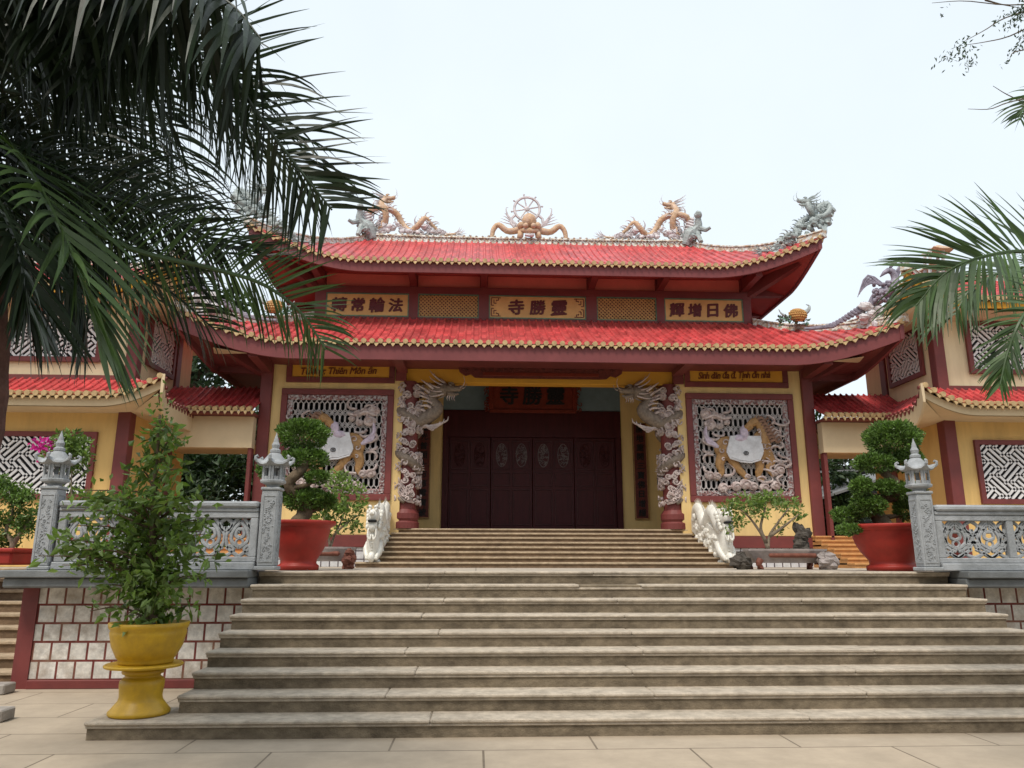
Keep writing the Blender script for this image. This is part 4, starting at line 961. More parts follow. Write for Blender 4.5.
# wheel ornament
t = thing('wheel_ornament', 'eight-spoked wheel on a horned dragon mask, middle of the main ridge', 'ornament', (CX+.05, 22, 11.5)); wx = CX+.04
WP = lambda px, py: at(px, py, 22)
wc = WP(527, 209); rw = .40; mw = MB()
mw.tube([(wc[0]+rw*math.cos(a), 22, wc[2]+rw*math.sin(a)) for a in np.linspace(0, 2*PI, 33)], .045, 6)
for k in range(8):
    a = k*PI/4+.2; mw.tube([(wc[0]+.06*math.cos(a), 22, wc[2]+.06*math.sin(a)), (wc[0]+(rw+.09)*math.cos(a), 22, wc[2]+(rw+.09)*math.sin(a))], [.028, .02], 5); mw.ball((wc[0]+(rw+.09)*math.cos(a), 22, wc[2]+(rw+.09)*math.sin(a)), .035, 6, 5)
mw.ball(tuple(wc), (.09, .06, .09), 8, 6)
for s in (-1, 1): mw.tube([(wc[0]+s*q, 22, wc[2]+z) for q, z in ((.36, -.2), (.48, -.32), (.50, -.5), (.42, -.62), (.36, -.5))], .045, 6)
mw.build('wheel', M_dragonpale, t)
mk = MB(); fc = WP(529, 222)
mk.ball((fc[0], 21.93, fc[2]), (.23, .22, .25), 14, 10, .05); mk.build('mask_ball', M_dragongold, t, smooth=True)
mk = MB(); mk.tube([(fc[0]-.28, 21.9, fc[2]-.33), (fc[0], 21.8, fc[2]-.40), (fc[0]+.28, 21.9, fc[2]-.33)], [.06, .11, .06], 8)
for s in (-1, 1):
    mk.ball((fc[0]+s*.26, 21.88, fc[2]-.18), .12, 8, 6); mk.ball((fc[0]+s*.12, 21.75, fc[2]-.24), .09, 8, 6)
    mk.tube(cr_spline([(fc[0]+s*.2, 22, fc[2]-.25), (fc[0]+s*.65, 22, fc[2]-.33), (fc[0]+s*.95, 22, fc[2]-.12), (fc[0]+s*1.12, 22, fc[2]-.30), (fc[0]+s*1.16, 22, fc[2]-.62)], 14), [.12-.004*k for k in range(15)], 8)
    mk.tube([(fc[0]+s*.26, 21.95, fc[2]-.35), (fc[0]+s*.30, 21.9, fc[2]-.62)], .1, 7)
mk.build('dragon_mask', M_dragongold, t, smooth=True)
mk = MB()
for s in (-1, 1):
    for k in range(6): mk.tube(cr_spline([(fc[0]+s*.3, 22, fc[2]-.2), (fc[0]+s*(.5+.03*k), 22, fc[2]-.1+.06*k), (fc[0]+s*(.72+.0*k), 22, fc[2]-.05+.1*k), (fc[0]+s*(.95-.06*k), 22, fc[2]+.02+.09*k)], 8), [.04*(1-k2/9) for k2 in range(9)], 5)
mk.tube([(fc[0]-.12, 21.8, fc[2]-.52), (fc[0], 21.75, fc[2]-.56), (fc[0]+.12, 21.8, fc[2]-.52)], .06, 6)
mk.build('mane', M_dragonpale, t)
# ridge-end figures
def ridge_end():
    x, z = CX+5.15, 11.3
    t = thing('ridge_end_figure', 'grey lion-like figure at the right end of the main ridge', 'ornament', (x, 22, z), 'figures at the ridge ends')
    b = MB(); b.tube(cr_spline([(x-.3, 21.9, z-.1), (x-.15, 21.85, z+.25), (x-.02, 21.85, z+.35), (x+.12, 21.8, z+.5), (x+.1, 21.75, z+.75)], 12), [.13, .16, .18, .2, .2, .19, .17, .15, .14, .13, .12, .11, .1], 9); b.ball((x+.1, 21.7, z+.85), (.13, .15, .13), 9, 7, .08)
    b.tube([(x+.12, 21.8, z+.45), (x+.3, 21.6, z+.3), (x+.42, 21.55, z+.36)], [.09, .07, .05], 7); b.tube([(x+.05, 21.8, z+.3), (x+.12, 21.6, z-.1)], [.1, .07], 7)
    for k in range(16): b.ball((x-.12+RNG.normal()*.14, 21.85+RNG.normal()*.08, z+.05+.3*RNG.random()), (.09, .09, .08), 7, 5, .25, k)
    b.build('body', M_dragonsilver, t)
    m = MB()
    for k in range(7): m.tube(cr_spline([(x+.0, 21.85, z+.75-.1*k), (x-.18, 21.9, z+.85-.1*k), (x-.3, 21.95, z+1.0-.13*k)], 5), [.06, .055, .05, .04, .03, .01], 5)
    m.build('mane', M_dragonpale, t)
    return t, (x, 22, z)
t_e, o_e = ridge_end(); dup(t_e, (2*CX-o_e[0], 22, o_e[2]), 'grey lion-like figure at the left end of the main ridge', None, True)
# corner dragons on the upper roof
pixC = [(761, 251), (772, 249), (780, 243), (787, 236), (793, 238), (797, 229), (803, 220), (812, 216), (822, 218), (828, 211), (827, 203), (820, 206), (814, 214), (808, 212), (806, 204)]
t_c, o_c = roof_dragon('corner_dragon', 'silver-grey dragon rearing on the upper right roof corner', 'dragon', pixC, (-1, 0, .1), 0, 19.0, (800, 245), M_dragonsilver, M_dragonsilver, 'dragons on the upper roof corners', .085, .32)
dup(t_c, (2*CX-o_c[0], o_c[1], o_c[2]), 'silver-grey dragon on the upper left roof corner behind palm leaves', None, True)
# phoenixes on the lower roof corners
def phoenix():
    Y = 17.3; o = at(885, 325, Y); t = thing('corner_phoenix', 'violet-grey phoenix with long tail on the lower right roof corner', 'phoenix', tuple(o), 'phoenixes on the lower roof corners')
    q = lambda x, y, d=0: at(x, y, Y)+V3((0, d, 0))
    b = MB(); b.tube(cr_spline([q(868, 308), q(878, 298), q(888, 291), q(895, 281), q(893, 273), q(889, 270)], 16), [.06, .1, .14, .17, .18, .18, .17, .15, .13, .11, .1, .09, .085, .08, .08, .08, .06], 9)
    b.tube([q(889, 270), q(884, 273), q(880, 277)], [.07, .05, .01], 6)
    for k in range(70):
        p_ = q(870+24*random.random(), 303-20*random.random(), random.uniform(-.17, -.05)); b.ball(tuple(p_), .05, 6, 4)
    for k in range(5): b.tube([q(890, 268), q(892+1.5*k, 262-.3*k), q(896+2*k, 260+k)], [.03, .02, .006], 5)
    b.build('body', M_phoenix, t, smooth=True)
    wv = MB()
    for k in range(9):
        wv.tube(cr_spline([q(888, 290, -.05), q(882-2*k, 286-1.5*k+3, -.1), q(868-1.6*k, 278+2.6*k, -.12)], 6), [.03, .035, .034, .03, .028, .02, .008], 5, .5)
        wv.tube(cr_spline([q(892, 288, .1), q(900+.5*k, 280-2.2*k, .15), q(896+2.0*k, 266+.9*k, .15)], 6), [.03, .035, .034, .03, .028, .02, .008], 5, .5)
    wv.build('wing', M_phoenix, t)
    tl = MB()
    for k in range(5):
        pts = cr_spline([q(872, 303), q(862-2*k, 306+2.2*k), q(846-3*k, 316+2.2*k), q(834-5*k, 326+.6*k), q(826-5*k, 327+.4*k)], 22)
        for i, p in enumerate(pts): tl.ball(tuple(p), (.055*(1-.012*i),)*3, 6, 5)
        tl.tube(pts, .025, 5)
    tl.build('tail', M_phoenix, t)
    c = MB(); rr = random.Random(4)
    for k in range(24): p = q(862+rr.uniform(0, 36), 306+rr.uniform(0, 24), rr.uniform(-.1, .1)); c.ball(tuple(p), (rr.uniform(.08, .15), .1, rr.uniform(.08, .14)), 8, 6, .2, k)
    c.tube([q(895, 281), q(897, 300), q(893, 322)], [.1, .14, .18], 7); c.build('cloud', M_dragonpale, t)
    return t, o
t_p, o_p = phoenix(); dup(t_p, (2*CX-o_p[0], o_p[1], o_p[2]), 'violet-grey phoenix on the lower left roof corner behind palm leaves', None, True)
def goldfish():
    Y = 18.6; o = at(793, 322, Y); t = thing('gold_fruit_ornament', 'gold scaled ornament with green leaves on the right lower hip', 'ornament', tuple(o), 'gold ornaments on the lower hips')
    q = lambda x, y, d=0: at(x, y, Y)+V3((0, d, 0))
    b = MB(); b.ball(tuple(q(798, 314)), (.27, .2, .2), 14, 10)
    for i in range(12):
        for j in range(7):
            a, e_ = -PI*.95+.9*PI*(i+.5*(j % 2))/11, -1.1+2.2*j/6; c_ = q(798, 314)
            b.ball((c_[0]+.27*math.cos(a)*math.cos(e_), c_[1]+.2*math.sin(a)*math.cos(e_), c_[2]+.2*math.sin(e_)), .042, 6, 4)
    b.build('scaled_body', M_signpanel, t)
    l = MB(); P = np.array([q(775+random.random()*34, 318+random.random()*6, random.uniform(-.15, .15)) for _ in range(90)]); leaves(l, P, RNG.normal(size=(90, 3))+V3((0, 0, .6)), .16, .45); l.build('leaf', M_greenframe, t)
    f = MB(); f.tube(cr_spline([q(806, 311), q(811, 307), q(812, 302), q(808, 300)], 8), [.09, .08, .07, .06, .05, .04, .03, .02, .01], 6); f.tube(cr_spline([q(786, 316), q(779, 311), q(776, 306)], 6), [.06, .05, .04, .03, .02, .02, .01], 6); f.build('tail', M_dragonsilver, t)
    return t, o
t_g, o_g = goldfish(); t_g.scale = (.85, .85, .80); dup(t_g, (2*CX-o_g[0], o_g[1], o_g[2]), 'gold scaled ornament with green leaves on the left lower hip', None, True)

# ------------------------------------------------------------------ dragon pillars
def pillar():
    x, y = CX+3.30, 18.78
    t = thing('dragon_pillar', 'red pillar wound by a carved dragon, right of the doors', 'pillar', (x, y, ZF), 'dragon pillars beside the doors')
    MB().lathe([(.34, 0), (.34, .14), (.30, .18), (.33, .24), (.33, .36), (.29, .42), (.265, .46)], (x, y, ZF), 24).build('base', M_maroon, t, smooth=False)
    MB().lathe([(.25, .4), (.25, 3.62)], (x, y, ZF), 24).build('column', M_maroon, t, smooth=False)
    b, f = MB(), MB(); pts = []
    for i in range(41):
        u = i/40; a = -PI*.5+u*2*PI*2.6; r_ = .27
        pts.append((x+r_*math.cos(a), y+r_*math.sin(a), ZF+.62+u*2.75))
    dragon_body(b, f, pts, .125, 120, .35, .4, None); b.build('dragon_body', M_dragonbody, t, smooth=True); f.build('dragon_fin', M_cloud, t)
    # bracket: neck and head leaning toward the doors under the beam
    n, g, h = MB(), MB(), MB()
    nk = cr_spline([(x-.1, y-.15, ZF+2.55), (x-.45, y-.1, ZF+2.72), (x-.72, y-.12, ZF+2.95), (x-.55, y-.12, ZF+3.2), (x-.75, y-.14, ZF+3.42), (x-.95, y-.16, ZF+3.42)], 24)
    n.tube(nk, [.15+.03*math.sin(i*.3) for i in range(25)], 10); n.build('dragon_neck', M_dragonbody, t, smooth=True)
    dragon_head(h, g, nk[-1], (-1, -.15, -.05), .42); h.build('dragon_head', M_dragonbody, t, smooth=True)
    for k in range(8): g.tube(cr_spline([nk[4+k*2], nk[4+k*2]+V3((.18, -.12, .12)), nk[4+k*2]+V3((.38, -.14, .05+.03*k))], 6), [.045, .045, .04, .035, .03, .02, .01], 5)
    for k in range(4): g.tube(cr_spline([(x-.3, y-.1, ZF+2.5+.04*k), (x-.6, y-.15, ZF+2.5-.03*k), (x-.95+.1*k, y-.16, ZF+2.62-.06*k), (x-1.0+.1*k, y-.16, ZF+2.74-.06*k)], 8), [.05*(1-k2/9.5) for k2 in range(9)], 5)
    g.build('dragon_mane', M_cloud, t)
    c = MB(); rr = random.Random(12)
    for k in range(170):
        a = rr.uniform(-PI, .0) if k % 4 else rr.uniform(0, PI); z = ZF+.62+2.9*((k*.618) % 1); r_ = rr.uniform(.05, .11)
        if .62+2.9*((k*.618) % 1) > 2.25: r_ *= 1.25
        px, py = x+.30*math.cos(a), y+.30*math.sin(a)
        tx, ty = -math.sin(a), math.cos(a); sg = rr.choice((-1, 1))
        c.ball((px-.02*math.cos(a), py-.02*math.sin(a), z), (r_*.8, r_*.8, r_*.7), 8, 5, .12, k)
        c.tube([(px+.06*math.cos(a)+tx*r_*math.cos(q)*(1-q/8), py+.06*math.sin(a)+ty*r_*math.cos(q)*(1-q/8), z+sg*r_*math.sin(q)*(1-q/8)) for q in np.linspace(0, 5, 8)], .02, 5)
    for k in range(5):       # long rising wave strokes near the foot
        c.tube(cr_spline([(x-.22+.02*k, y-.22, ZF+.62+.06*k), (x-.02, y-.31, ZF+.66+.07*k), (x+.16, y-.27, ZF+.86+.08*k), (x+.18, y-.24, ZF+1.08+.08*k)], 8), [.035-.003*q for q in range(9)], 5)
    c.build('cloud_relief', M_cloud, t)
    return t, (x, y, ZF)
t_, o_ = pillar(); dup(t_, (2*CX-o_[0], o_[1], o_[2]), 'red pillar wound by a carved dragon, left of the doors', None, True)

# ------------------------------------------------------------------ white stone stair dragons
def stair_dragon():
    x = CX+3.70; t = thing('stone_dragon', 'white stone dragon guarding the upper steps on the right', 'dragon statue', (x, 16.2, ZL+.11), 'white dragons flanking the upper steps'); z = ZL+ur
    ch = MB()
    ch.tube(cr_spline([(x, 16.30, z+.10), (x, 16.22, z+.3), (x, 16.16, z+.55), (x, 16.22, z+.8), (x, 16.3, z+.98)], 16), [.18, .20, .215, .225, .23, .23, .225, .22, .215, .21, .21, .21, .21, .2, .2, .2, .18], 12)
    for k in range(7): ch.tube([(x-.17, 16.10+.02*abs(k-3), z+.22+.08*k), (x, 15.93+.02*abs(k-3), z+.20+.08*k), (x+.17, 16.10+.02*abs(k-3), z+.22+.08*k)], .018, 5)
    ch.build('chest', M_carvwhite, t, smooth=True)
    h = MB(); zc = z+1.02
    h.ball((x, 16.15, zc+.04), (.20, .24, .17), 14, 10); h.tube([(x, 16.2, zc+.05), (x, 15.98, zc+.06), (x, 15.84, zc+.05)], [.17, .175, .13], 12); h.tube([(x, 16.15, zc-.14), (x, 15.96, zc-.19), (x, 15.86, zc-.18)], [.15, .15, .10], 12)
    h.ball((x, 15.80, zc+.12), (.10, .07, .06), 9, 6)
    for s in (-1, 1):
        h.ball((x+s*.10, 15.95, zc+.2), .062, 9, 7); h.tube([(x+s*.04, 15.9, zc+.26), (x+s*.12, 15.95, zc+.28), (x+s*.2, 16.05, zc+.24)], [.03, .045, .03], 6); h.ball((x+s*.055, 15.77, zc+.1), .038, 7, 5)
        for k in range(5): h.ball((x+s*(.2+.01*k), 16.1+.05*k, zc-.2+.09*k), (.07, .09, .07), 8, 6, .1, k)
        h.tube(cr_spline([(x+s*.12, 15.93, zc-.24), (x+s*.14, 15.9, zc-.42), (x+s*.06, 15.9, zc-.5), (x+s*.03, 15.93, zc-.38)], 8), .035, 6)
    hd = h.build('head', M_carvwhite, t, smooth=True)
    mk = MB(); mk.bbox(x-.135, x+.135, 15.815, 16.0, zc-.10, zc-.045, .01); mk.build('mouth', M_black, hd)
    b, f = MB(), MB()
    P, rd = dragon_body(b, f, [(x, 18.45, z+1.15), (x, 18.3, z+1.42), (x, 18.0, z+1.38), (x, 17.7, z+1.0), (x, 17.4, z+1.05), (x, 17.1, z+1.28), (x, 16.8, z+1.12), (x, 16.5, z+.85), (x, 16.35, z+.85)], .2, 50, .7, .55, (0, 0, 1))
    b.build('body', M_carvwhite, t, smooth=True)
    for k in range(8): f.ball((x, 16.45+.05*k, z+1.16+.05*math.sin(k)), (.07, .09, .12), 8, 6, .1, k)
    f.build('dorsal_fin', M_carvwhite, t)
    w_ = MB(); rr = random.Random(8)           # scrolled plinth under the body that steps up with the flight
    for k in range(120):
        u = rr.random(); yy = 16.3+2.1*u; zz = z-.05+u*.85+rr.uniform(-.05, .55)
        w_.ball((x+rr.choice((-1, 1))*rr.uniform(.08, .17), yy, zz), (rr.uniform(.06, .10), rr.uniform(.07, .12), rr.uniform(.06, .11)), 8, 6, .1, k)
    pr = [(16.25, z), (18.5, z+.85), (18.5, z+1.2), (17.2, z+1.0), (16.25, z+.65)]
    n = len(pr); v = [(x-.14, a, b_) for a, b_ in pr]+[(x+.14, a, b_) for a, b_ in pr]; w_.add(v, [tuple(range(n)), tuple(range(2*n-1, n-1, -1))]+[(i, i+n, (i+1) % n+n, (i+1) % n) for i in range(n)])
    w_.build('scroll_plinth', M_carvwhite, t)
    l = MB()
    for s in (-1, 1):
        l.tube(cr_spline([(x+s*.2, 16.4, z+.45), (x+s*.25, 16.2, z+.28), (x+s*.18, 16.08, z+.14), (x+s*.15, 15.98, z+.1)], 8), [.1, .1, .095, .09, .085, .08, .075, .07, .06], 8)
        for k in (-1, 0, 1): l.ball((x+s*.14+.05*k, 15.96, z+.08), (.03, .06, .045), 7, 5)
    l.build('forelegs', M_carvwhite, t, smooth=True)
    MB().ball((x, 15.98, z+.115), .125, 14, 10).build('ball', M_carvwhite, t, smooth=True)
    return t, (x, 16.2, ZL+.11)
t_, o_ = stair_dragon(); t_.scale = (.60, .97, .86); dup(t_, (2*CX-o_[0], o_[1], o_[2]), 'white stone dragon guarding the upper steps on the left', None, True)

# ------------------------------------------------------------------ wings and passages
def fret(mb, x0, x1, z0, z1, to3d):
    """diagonal key-fret lattice clipped to a rectangle"""
    p = .112; th = .052; W, H = x1-x0, z1-z0; c = math.sqrt(.5)
    def clip(A, B):
        t0, t1 = 0., 1.
        for a, b_, lo, hi in ((A[0], B[0], 0, W), (A[1], B[1], 0, H)):
            d = b_-a
            if abs(d) < 1e-9:
                if a < lo or a > hi: return None
                continue
            u0, u1 = sorted(((lo-a)/d, (hi-a)/d)); t0, t1 = max(t0, u0), min(t1, u1)
        if t1-t0 < 1e-3: return None
        return [(A[0]+(B[0]-A[0])*t, A[1]+(B[1]-A[1])*t) for t in (t0, t1)]
    N = 40; segs = []
    blk = 4
    for i in range(-N//blk, N//blk+1):
        for j in range(-N//blk, N//blk+1):
            ou, ov = i*blk, j*blk
            if (i+j) % 2:
                for k in range(blk): segs.append(((ou-(1.0 if k % 2 else 0), ov+k+.5), (ou+blk+(0 if k % 2 else 1.0), ov+k+.5)))
            else:
                for k in range(blk): segs.append(((ou+k+.5, ov-(1.0 if k % 2 else 0)), (ou+k+.5, ov+blk+(0 if k % 2 else 1.0))))
    for (a, b_) in segs:
        A = ((a[0]-a[1])*c*p+W/2, (a[0]+a[1])*c*p+H/2); B = ((b_[0]-b_[1])*c*p+W/2, (b_[0]+b_[1])*c*p+H/2); q = clip(A, B)
        if q: mb.bar(to3d(x0+q[0][0], z0+q[0][1]), to3d(x0+q[1][0], z0+q[1][1]), th, .03, to3d.n)
class Pl:
    def __init__(s, f, n): s.f = f; s.n = n
    def __call__(s, a, b_): return s.f(a, b_)
def fret_window(root, a0, a1, z0, z1, plane):
    """plane maps (along, height, out) to world"""
    def slab(u0, u1, v0, v1, d0, d1):
        vs = [plane(u, v, d) for d in (d0, d1) for u, v in ((u0, v0), (u1, v0), (u1, v1), (u0, v1))]
        return vs, [(0, 1, 2, 3), (7, 6, 5, 4), (0, 4, 5, 1), (1, 5, 6, 2), (2, 6, 7, 3), (3, 7, 4, 0)]
    f = MB(); w_ = .11
    for q in ((a0, a1, z0, z0+w_), (a0, a1, z1-w_, z1), (a0, a0+w_, z0+w_, z1-w_), (a1-w_, a1, z0+w_, z1-w_)): f.add(*slab(*q, .0, .07))
    fo = f.build('window_frame', M_maroon, root)
    l = MB(); p3 = Pl(lambda a, b_: V3(plane(a, b_, .03)), tuple(V3(plane(0, 0, 1))-V3(plane(0, 0, 0)))); fret(l, a0+w_, a1-w_, z0+w_, z1-w_, p3); l.build('fret_lattice', M_white, fo)
    b = MB(); b.add(*slab(a0+w_, a1-w_, z0+w_, z1-w_, .003, .008)); b.build('dark_pane', M_black, fo)
def wing(s, label):
    x0, x1 = 9.3, 16.2; yf, yb = 17.0, 20.3; xc = (x0+x1)/2
    t = thing('wing_building', label, 'building', (CX+s*xc, yf, ZL))
    w_ = MB(); bx(w_, s*x0, s*x1, yf, yb, ZL, 4.95); w_.build('lower_wall', M_wingwall, t); w_ = MB(); bx(w_, s*(x0+.02), s*x1, yf+.02, yb, 4.95, 7.75); w_.build('upper_wall', M_creampale, t)
    b = MB(); bx(b, s*(x0-.02), s*x1, yf-.05, yf+.02, 5.42, 5.62, .01); b.build('string_course', M_maroon, t)
    c = MB(); bx(c, s*(x0-.06), s*(x0+.22), yf-.09, yf+.2, ZL, 5.0, .012); c.build('corner_column', M_maroon, t)
    c = MB(); bx(c, s*(x0-.04), s*(x0+.22), yf-.06, yf+.2, 5.4, 7.5, .012); c.build('corner_column', M_maroon, t)
    c = MB(); bx(c, s*(x0-.04), s*(x0+.16), yf+2.2, yf+2.46, ZL, 7.5, .012); c.build('side_column', M_maroon, t)
    R1 = Roof(CX+s*xc, (yf+yb)/2, xc-x0+.95, xc-x0-.0, (yb-yf)/2+.95, (yb-yf)/2-.02, 4.98, 5.56, .42, .2, .72, 2.0)
    build_roof(R1, t, (0,), .85, M_beige, M_beige, ridge=False, hips=(), hipH=.14, pitch=.17, name='lower_roof', fh=-.225, backhips=False, wingside=True)
    R2 = Roof(CX+s*xc, (yf+yb)/2, xc-x0+1.0, xc-x0-1.5, (yb-yf)/2+1.0, .02, 7.45, 8.95, .6, .25, .65, 2.0)
    build_roof(R2, t, (0, 1 if s < 0 else 3), .95, M_beige, M_yellow, ridge=True, hipH=.16, pitch=.17, name='upper_roof', fh=-.2)
    for (z0, z1, a, b_) in ((2.86, 4.33, 9.93, 12.15), (5.92, 7.22, 10.08, 12.2)):
        pf = (lambda a_, z_, d: (CX+s*a_, yf-.004-d, z_)); fret_window(t, a, b_, z0, z1, pf)
    ps = lambda a_, z_, d: (CX+s*(x0-.004-d), a_, z_)
    fret_window(t, yf+.45, yf+2.0, 6.0, 7.3, ps)
    for a in (13.0, ): fret_window(t, a, a+2.2, 2.86, 4.33, lambda a_, z_, d: (CX+s*a_, yf-.004-d, z_))
    return t
wing(-1, 'two-storey cream side building with fret windows, left of the temple')
wing(1, 'two-storey cream side building with fret windows, right of the temple')
def passage(s, label):
    t = thing('passage_gate', label, 'gateway', (CX+s*8.1, 18.2, ZL)); x0, x1 = 6.92, 9.22
    b = MB(); bx(b, s*x0, s*(x1+.1), 18.15, 18.4, 4.18, 4.93); b.build('lintel', M_beige, t)
    b = MB(); bx(b, s*x0, s*(x1+.1), 18.41, 20.2, 4.3, 4.4); b.build('ceiling', M_beige, t)
    # tiled pent roof in front, rows running down the slope
    rf = MB(); n = 16; prof = [(0, 0), (.28, 0), (.36, .75), (.5, 1), (.64, .75), (.72, 0)]; a0, a1 = 6.85, 9.35; p = (a1-a0)/n; cols = []
    for k in range(n):
        for q, h in prof: cols.append((a0+(k+q)*p, h*.05))
    cols.append((a1, 0)); v = []
    for a, h in cols:
        for i in range(6): u = i/5; v.append((CX+s*a, 17.75+1.5*u, 5.02+h+.85*(.75*u+.25*u*u)))
    rf.add(v, [(i*6+j, (i+1)*6+j, (i+1)*6+j+1, i*6+j+1) for i in range(len(cols)-1) for j in range(5)]); ro = rf.build('pent_roof', M_tile, t)
    e = MB()
    for k in range(n):
        xx = CX+s*(a0+(k+.5)*p); e.tube([(xx, 17.71, 5.03), (xx, 17.85, 5.08)], .06, 8)
        xx = CX+s*(a0+k*p); e.add([(xx-.055, 17.735, 5.0), (xx+.055, 17.735, 5.0), (xx, 17.73, 4.9), (xx-.055, 17.76, 5.0), (xx+.055, 17.76, 5.0), (xx, 17.755, 4.9)], [(0, 2, 1), (3, 4, 5), (0, 1, 4, 3), (1, 2, 5, 4), (2, 0, 3, 5)])
    e.build('eave_tile_ends', M_gold, ro)
    u_ = MB(); bx(u_, s*a0, s*a1, 17.78, 19.2, 4.94, 4.985); u_.build('soffit', M_maroon, ro)
    c = MB(); bx(c, s*6.93, s*7.02, 18.2, 18.4, ZL, 4.18, .01); c.build('jamb', M_maroon, t)
passage(-1, 'tiled passage gateway between the temple and left side building')
passage(1, 'tiled passage gateway between the temple and right side building')
# little pavilion ornament on the right wing roof
t = thing('roof_pavilion', 'small two-tiered pavilion ornament on the right side building roof', 'ornament', (10.9, 19.4, 8.6))
q = lambda x, y: at(x, y, 19.4)
v = MB()
for px in (928, 941): A = q(px, 283); B = q(px, 250); v.tube([(A[0], 19.3, A[2]), (B[0], 19.3, B[2])], .05, 6); v.tube([(A[0], 19.55, A[2]), (B[0], 19.55, B[2])], .05, 6)
v.build('post', M_dragonpale, t)
for (pa, pb, pt_) in ((925, 952, 263), (928, 950, 247)):
    A, B, T_ = q(pa, pt_+5), q(pb, pt_+5), q((pa+pb)/2, pt_); v = MB(); cx_, w_ = (A[0]+B[0])/2, (B[0]-A[0])/2
    n = 16; vv = []
    for (r_, zz) in ((1.0, A[2]), (.96, A[2]+.03), (.55, A[2]+(T_[2]-A[2])*.7), (.15, T_[2]+.05)):
        for k in range(n):
            a = 2*PI*k/n; sq = 1/max(abs(math.cos(a)), abs(math.sin(a))); vv.append((cx_+w_*r_*math.cos(a)*sq, 19.43+w_*r_*math.sin(a)*sq, zz+(.1*(sq-1) if r_ > .9 else 0)))
    v.add(vv, [(i*n+k, i*n+(k+1) % n, (i+1)*n+(k+1) % n, (i+1)*n+k) for i in range(3) for k in range(n)]+[tuple(range(n-1, -1, -1)), tuple(3*n+k for k in range(n))]); v.build('pavilion_roof', M_dragongold, t)
A = q(930, 284); v = MB(); v.bbox(q(922, 284)[0], q(950, 284)[0], 19.1, 19.75, 7.6, A[2], .02); v.build('base', M_ridge, t)

# ------------------------------------------------------------------ potted plants
def lathe_pot(mb, c, prof, n=40): mb.lathe(prof, c, n)
def bonsai(label, c, rim, h, pads, group, seed, trunk_px, Y):
    t = thing('potted_bonsai', label, 'bonsai', tuple(c), group)
    p = MB(); r_ = rim
    p.lathe([(r_*.58, 0), (r_*.59, .05), (r_*.585, .065), (r_*.53, .085), (r_*.51, .10), (r_*.52, .15), (r_*.68, .27*h/.68), (r_*.79, .40*h/.68), (r_*.855, h-.14), (r_*.865, h-.095), (r_*.97, h-.065), (r_*1.01, h-.05), (r_*1.015, h-.01), (r_*1.0, h), (r_*.9, h), (r_*.86, h-.07), (r_*.02, h-.06)], c, 48)
    p.build('pot', M_redpot, t, smooth=True)
    p = MB(); p.lathe([(r_*.87, h-.10), (r_*.6, h-.05), (r_*.02, h-.02)], c, 24); p.build('soil', M_soil, t)
    tr = MB(); rr = random.Random(seed)
    tp = [at(x, y, Y) for x, y in trunk_px]; tp = [V3((q[0], c[1]+.12*math.sin(i*2), q[2])) for i, q in enumerate(tp)]
    P = cr_spline(tp, 24); tr.tube(P, [.13*(1-.75*i/24)+.012*rr.uniform(-1, 1) for i in range(25)], 9)
    f = MB()
    for (x, y, rx, rz) in pads:
        q = at(x, y, Y); k = Y/760*1.03; dy = rr.uniform(-.18, .18); cc = (q[0], c[1]+dy, q[2])
        # branch from the nearest trunk point below
        j = min(range(25), key=lambda i: abs(P[i][2]-(q[2]-.15)))
        tr.tube(cr_spline([P[j], (P[j]+V3(cc))/2+V3((0, 0, -.05)), V3(cc)-V3((0, 0, rz*k*.5))], 8), [.05-.004*i for i in range(9)], 6)
        n = int(60+5200*rx*rz*k*k*6); n = min(n, 4200); k *= .92
        pad(f, cc, (rx*k, rx*k*.95, rz*k), n, .052, .6, .5)
        for q2 in range(7):      # side lumps that break the outline
            a = rr.uniform(0, 2*PI); u = rr.uniform(.45, .8); pad(f, (cc[0]+rx*k*u*math.cos(a), cc[1]+rx*k*u*math.sin(a), cc[2]+rr.uniform(.1, .5)*rz*k), (rx*k*.3, rx*k*.3, rz*k*.4), n//9, .05, .4, .5)
    tr.build('trunk', M_bark, t, smooth=True); f.build('foliage', M_leafbonsai, t)
    return t
c = at(893, 570, 11.5); bonsai('large red bowl with cloud-pruned bonsai, right of the steps', (c[0], 11.5, ZL), .62, .68,
    [(892, 440, 29, 19), (874, 464, 21, 10), (905, 462, 17, 12), (856, 488, 11, 9), (902, 492, 18, 9), (866, 506, 18, 10), (908, 508, 13, 12), (880, 488, 10, 7), (850, 515, 14, 8), (846, 530, 12, 5)], 'red bowls with cloud-pruned bonsai', 1, [(888, 532), (878, 505), (896, 490), (882, 470), (890, 445)], 11.5)
c = at(298, 570, 11.5); bonsai('large red bowl with cloud-pruned bonsai, left of the steps', (c[0], 11.5, ZL), .50, .70,
    [(302, 434, 26, 16), (304, 458, 24, 10), (318, 478, 12, 6), (303, 499, 23, 12), (280, 486, 12, 9), (268, 470, 9, 8), (322, 500, 12, 8)], 'red bowls with cloud-pruned bonsai', 2, [(298, 525), (304, 505), (290, 485), (306, 465), (300, 440)], 11.5)

